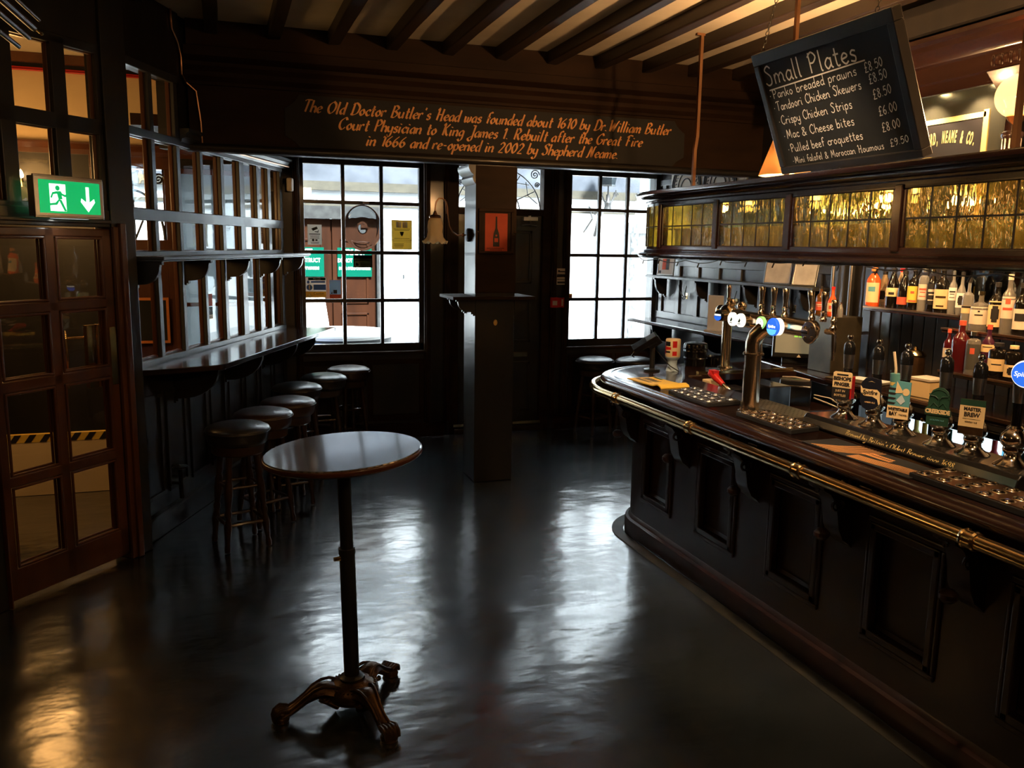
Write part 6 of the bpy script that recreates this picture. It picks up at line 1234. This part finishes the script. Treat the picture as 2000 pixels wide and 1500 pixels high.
bottle(1964, 533, 647, XB, SBz, 24, 'std', 'smoke', 'tall rum bottle with a red roundel on its pale label on the middle shelf', ('offwhite', .25, .62), 'offwhite', ('poster', [(-.35, .35, .66, .92), (-.7, .7, .38, .5)]))
bottle(1989, 550, 650, XB, SBz, 25, 'std', 'dark', 'spiced rum bottle with a white label and black cartouche at the right edge', ('offwhite', .1, .5), 'ink', ('ink', [(-.7, .7, .4, .78)]))
bottle(1847, 655, 728, XC+.06, SCz, 18, 'std', 'red', 'red bottle with a pale label at the far end of the lowest shelf', ('offwhite', .25, .5), 'poster', None)
bottle(1871, 631, 727, XC+.02, SCz, 32, 'std', 'red', 'large deep red bottle with a ribbed red cap on the lowest shelf', None, 'poster')
M['slate_label'] = mat('slate_label', (.06, .06, .055), .5)
bottle(1896, 649, 729, XC, SCz, 26, 'shouldr', 'smoke', 'square grey gin bottle with a red portrait oval on the lowest shelf', ('slate_label', .08, .7), 'nickel', ('poster', [(-.3, .3, .62, .85)]))
bottle(1924, 636, 732, XC+.04, SCz, 24, 'std', 'purple', 'pink-tinted gin bottle with a cream label band and red seal on the lowest shelf', ('cliptan', .45, .6), 'poster', ('ink', TXT[:1]))
bottle(1945, 667, 735, XC-.02, SCz, 34, 'shouldr', 'dark', 'black apothecary gin bottle with a diamond cream label on the lowest shelf', ('cliptan', .2, .55), 'ink', ('ink', [(-.5, .5, .5, .6)]))
bottle(1975, 672, 740, XC-.02, SCz, 30, 'shouldr', 'dark', 'dark bottle with a cork stopper at the near end of the lowest shelf', ('cliptan', .1, .45), 'cliptan', ('ink', OVAL))
XS, ZS = 3.98, 1.453
bottle(1601, 557, 612, XS, ZS, 17, 'std', 'amber', 'brown sauce bottle with a red label on top of the metal box', ('poster', .15, .45), 'ink', ('offwhite', TXT[:2]))
bottle(1624, 557, 614, XS-.01, ZS, 18, 'round', 'orange', 'small orange hot sauce bottle with a red cap on the metal box', ('cliptan', .15, .45), 'redplastic', ('poster', [(-.4, .4, .3, .7)]))
bottle(1641, 585, 614, XS-.02, ZS, 10, 'cone', 'clear', 'small glass salt shaker on the metal box beside the hot sauce', None, 'nickel')
r = thing('back_mirror', 'strip of mirror on the boarded wall behind the highest bottles', 'mirror', (4.355, 0, 0)); b = B(); b.box(-.006, 0, 2.2, 4.15, 1.62, 2.0); b.obj('glass', M.setdefault('mirror', mat('old_mirror', (.35, .37, .38), .06, 1)), r, smooth=0)
# back-bar cornice with downlights, column and gilded mirror
r = thing('back_bar_cornice', 'heavy carved wooden cornice over the back bar with small downlights', 'cornice', (0, 0, 0))
b = B(); b.sweep([(3.93, -2.9), (3.93, 5.3)], [(.45, 2.86), (.03, 2.86), (.03, 2.80), (0, 2.80), (0, 2.86), (-.01, 2.87), (-.01, 2.955), (-.03, 2.965), (-.035, 2.98), (-.06, 3.0), (-.09, 3.03), (-.095, 3.06), (-.12, 3.075), (-.12, 3.10), (-.06, 3.12), (-.04, 3.15), (-.04, 3.28), (.45, 3.28)]); b.obj('moulding', 'bar_wood', r, smooth=35)
b = B()
for i in range(78): b.box(3.915, 3.93, 2.55-.0+i*.035-1.6+.0, 2.55+i*.035-1.6+.018, 2.812, 2.835)
b.obj('dentil', 'bar_wood', r, smooth=0)
b = B()
for i in range(52):
    y = .95+i*.052
    b.sphere((3.918, y, 2.91), .02, 8, sq=1.5); b.tube([(3.915, y+.026+.012*math.cos(t*.7), 2.91+.03*math.sin(t*.7)) for t in range(10)], .004, 4)
b.obj('egg_and_dart', 'bar_wood', r)
b = B(); b.box(3.79, 3.93, -2.9, 5.3, 3.12, 3.28); b.obj('upper_beam', 'black_wood', r, smooth=0)
for i, y in enumerate((4.20, 3.835, 3.2, 2.5, 1.8)):
    b = B(); b.lathe([(.03, 0), (.034, .004), (.034, .012), (0, .012)], 20, Mx.Translation((4.0, y, 2.846))); b.obj('downlight_ring', 'brass', r)
    b = B(); b.lathe([(0, 0), (.024, .0), (.024, .003), (0, .003)], 16, Mx.Translation((4.0, y, 2.842))); b.obj('downlight', 'spot_on', r)
    light('downlight_beam', 'SPOT', (3.99, y, 2.835), 45, WARM2, .025, (0, RAD(-8), 0), spot_size=RAD(110), spot_blend=.6)
r = thing('gilded_mirror', 'large mirror above the back bar with gold brewery lettering and border', 'mirror', (4.1, 0, 0))
b = B(); b.box(-.006, .02, 3.62, 5.0, 2.2, 2.84); b.obj('glass', M.setdefault('mirror_green', mat('greenish_old_mirror', (.30, .31, .24), .22, .9)), r, smooth=0)
b = B(); b.box(-.009, -.006, 3.82, 4.98, 2.1, 2.66); b.obj('black_field', 'ink', r, smooth=0)
b = B(); b.box(-.012, -.006, 3.80, 4.98, 2.66, 2.69); b.box(-.012, -.006, 3.78, 3.815, 2.1, 2.70); b.box(-.012, -.009, 3.83, 3.98, 2.405, 2.42)
mm = frame((-.0095, 0, 0), (0, -1, 0), (0, 0, 1))
b.prism(ell(-4.2, 2.44, .12, .03, 20), 0, .002, mm); b.obj('gold_border', 'gold_leaf', r, smooth=0)
tx = 'SHEPHERD, NEAME & CO.'
for i, ch in enumerate(tx):
    if ch == ' ': continue
    t = (i/(len(tx)-1)-.5)*2; y = 4.09-.225*t; z = 2.575-.035*t*t; text('gold_letter', ch, 'gold_leaf', .095, mm @ Mx.Translation((-y, z, .001)) @ Mx.Rotation(-t*.2, 4, 'Z'), r, bold=.003, xs=.27)
r = thing('turned_column', 'turned wooden column carrying the back bar cornice beside the gilded mirror', 'column', (3.98, 3.52, 0))
b = B(); b.lathe([(.045, 2.0), (.045, 2.5), (.055, 2.51), (.055, 2.53), (.042, 2.54), (.04, 2.62), (.052, 2.63), (.056, 2.65), (.045, 2.66), (.05, 2.68), (.062, 2.70), (.062, 2.715), (.05, 2.72)], 24)
for k in range(12): b.tube([(.044*math.cos(k*PI/6), .044*math.sin(k*PI/6), 2.02), (.044*math.cos(k*PI/6), .044*math.sin(k*PI/6), 2.5)], .006, 5)
b.obj('shaft', 'bar_wood', r, smooth=45); b = B(); b.add([(-.05, -.05, 2.72), (.05, -.05, 2.72), (.05, .05, 2.72), (-.05, .05, 2.72), (-.09, -.12, 2.855), (.12, -.12, 2.855), (.12, .12, 2.855), (-.09, .12, 2.855)], [(0, 1, 2, 3), (4, 5, 6, 7), (0, 1, 5, 4), (1, 2, 6, 5), (2, 3, 7, 6), (3, 0, 4, 7)]); b.obj('capital', 'bar_wood', r, smooth=0)
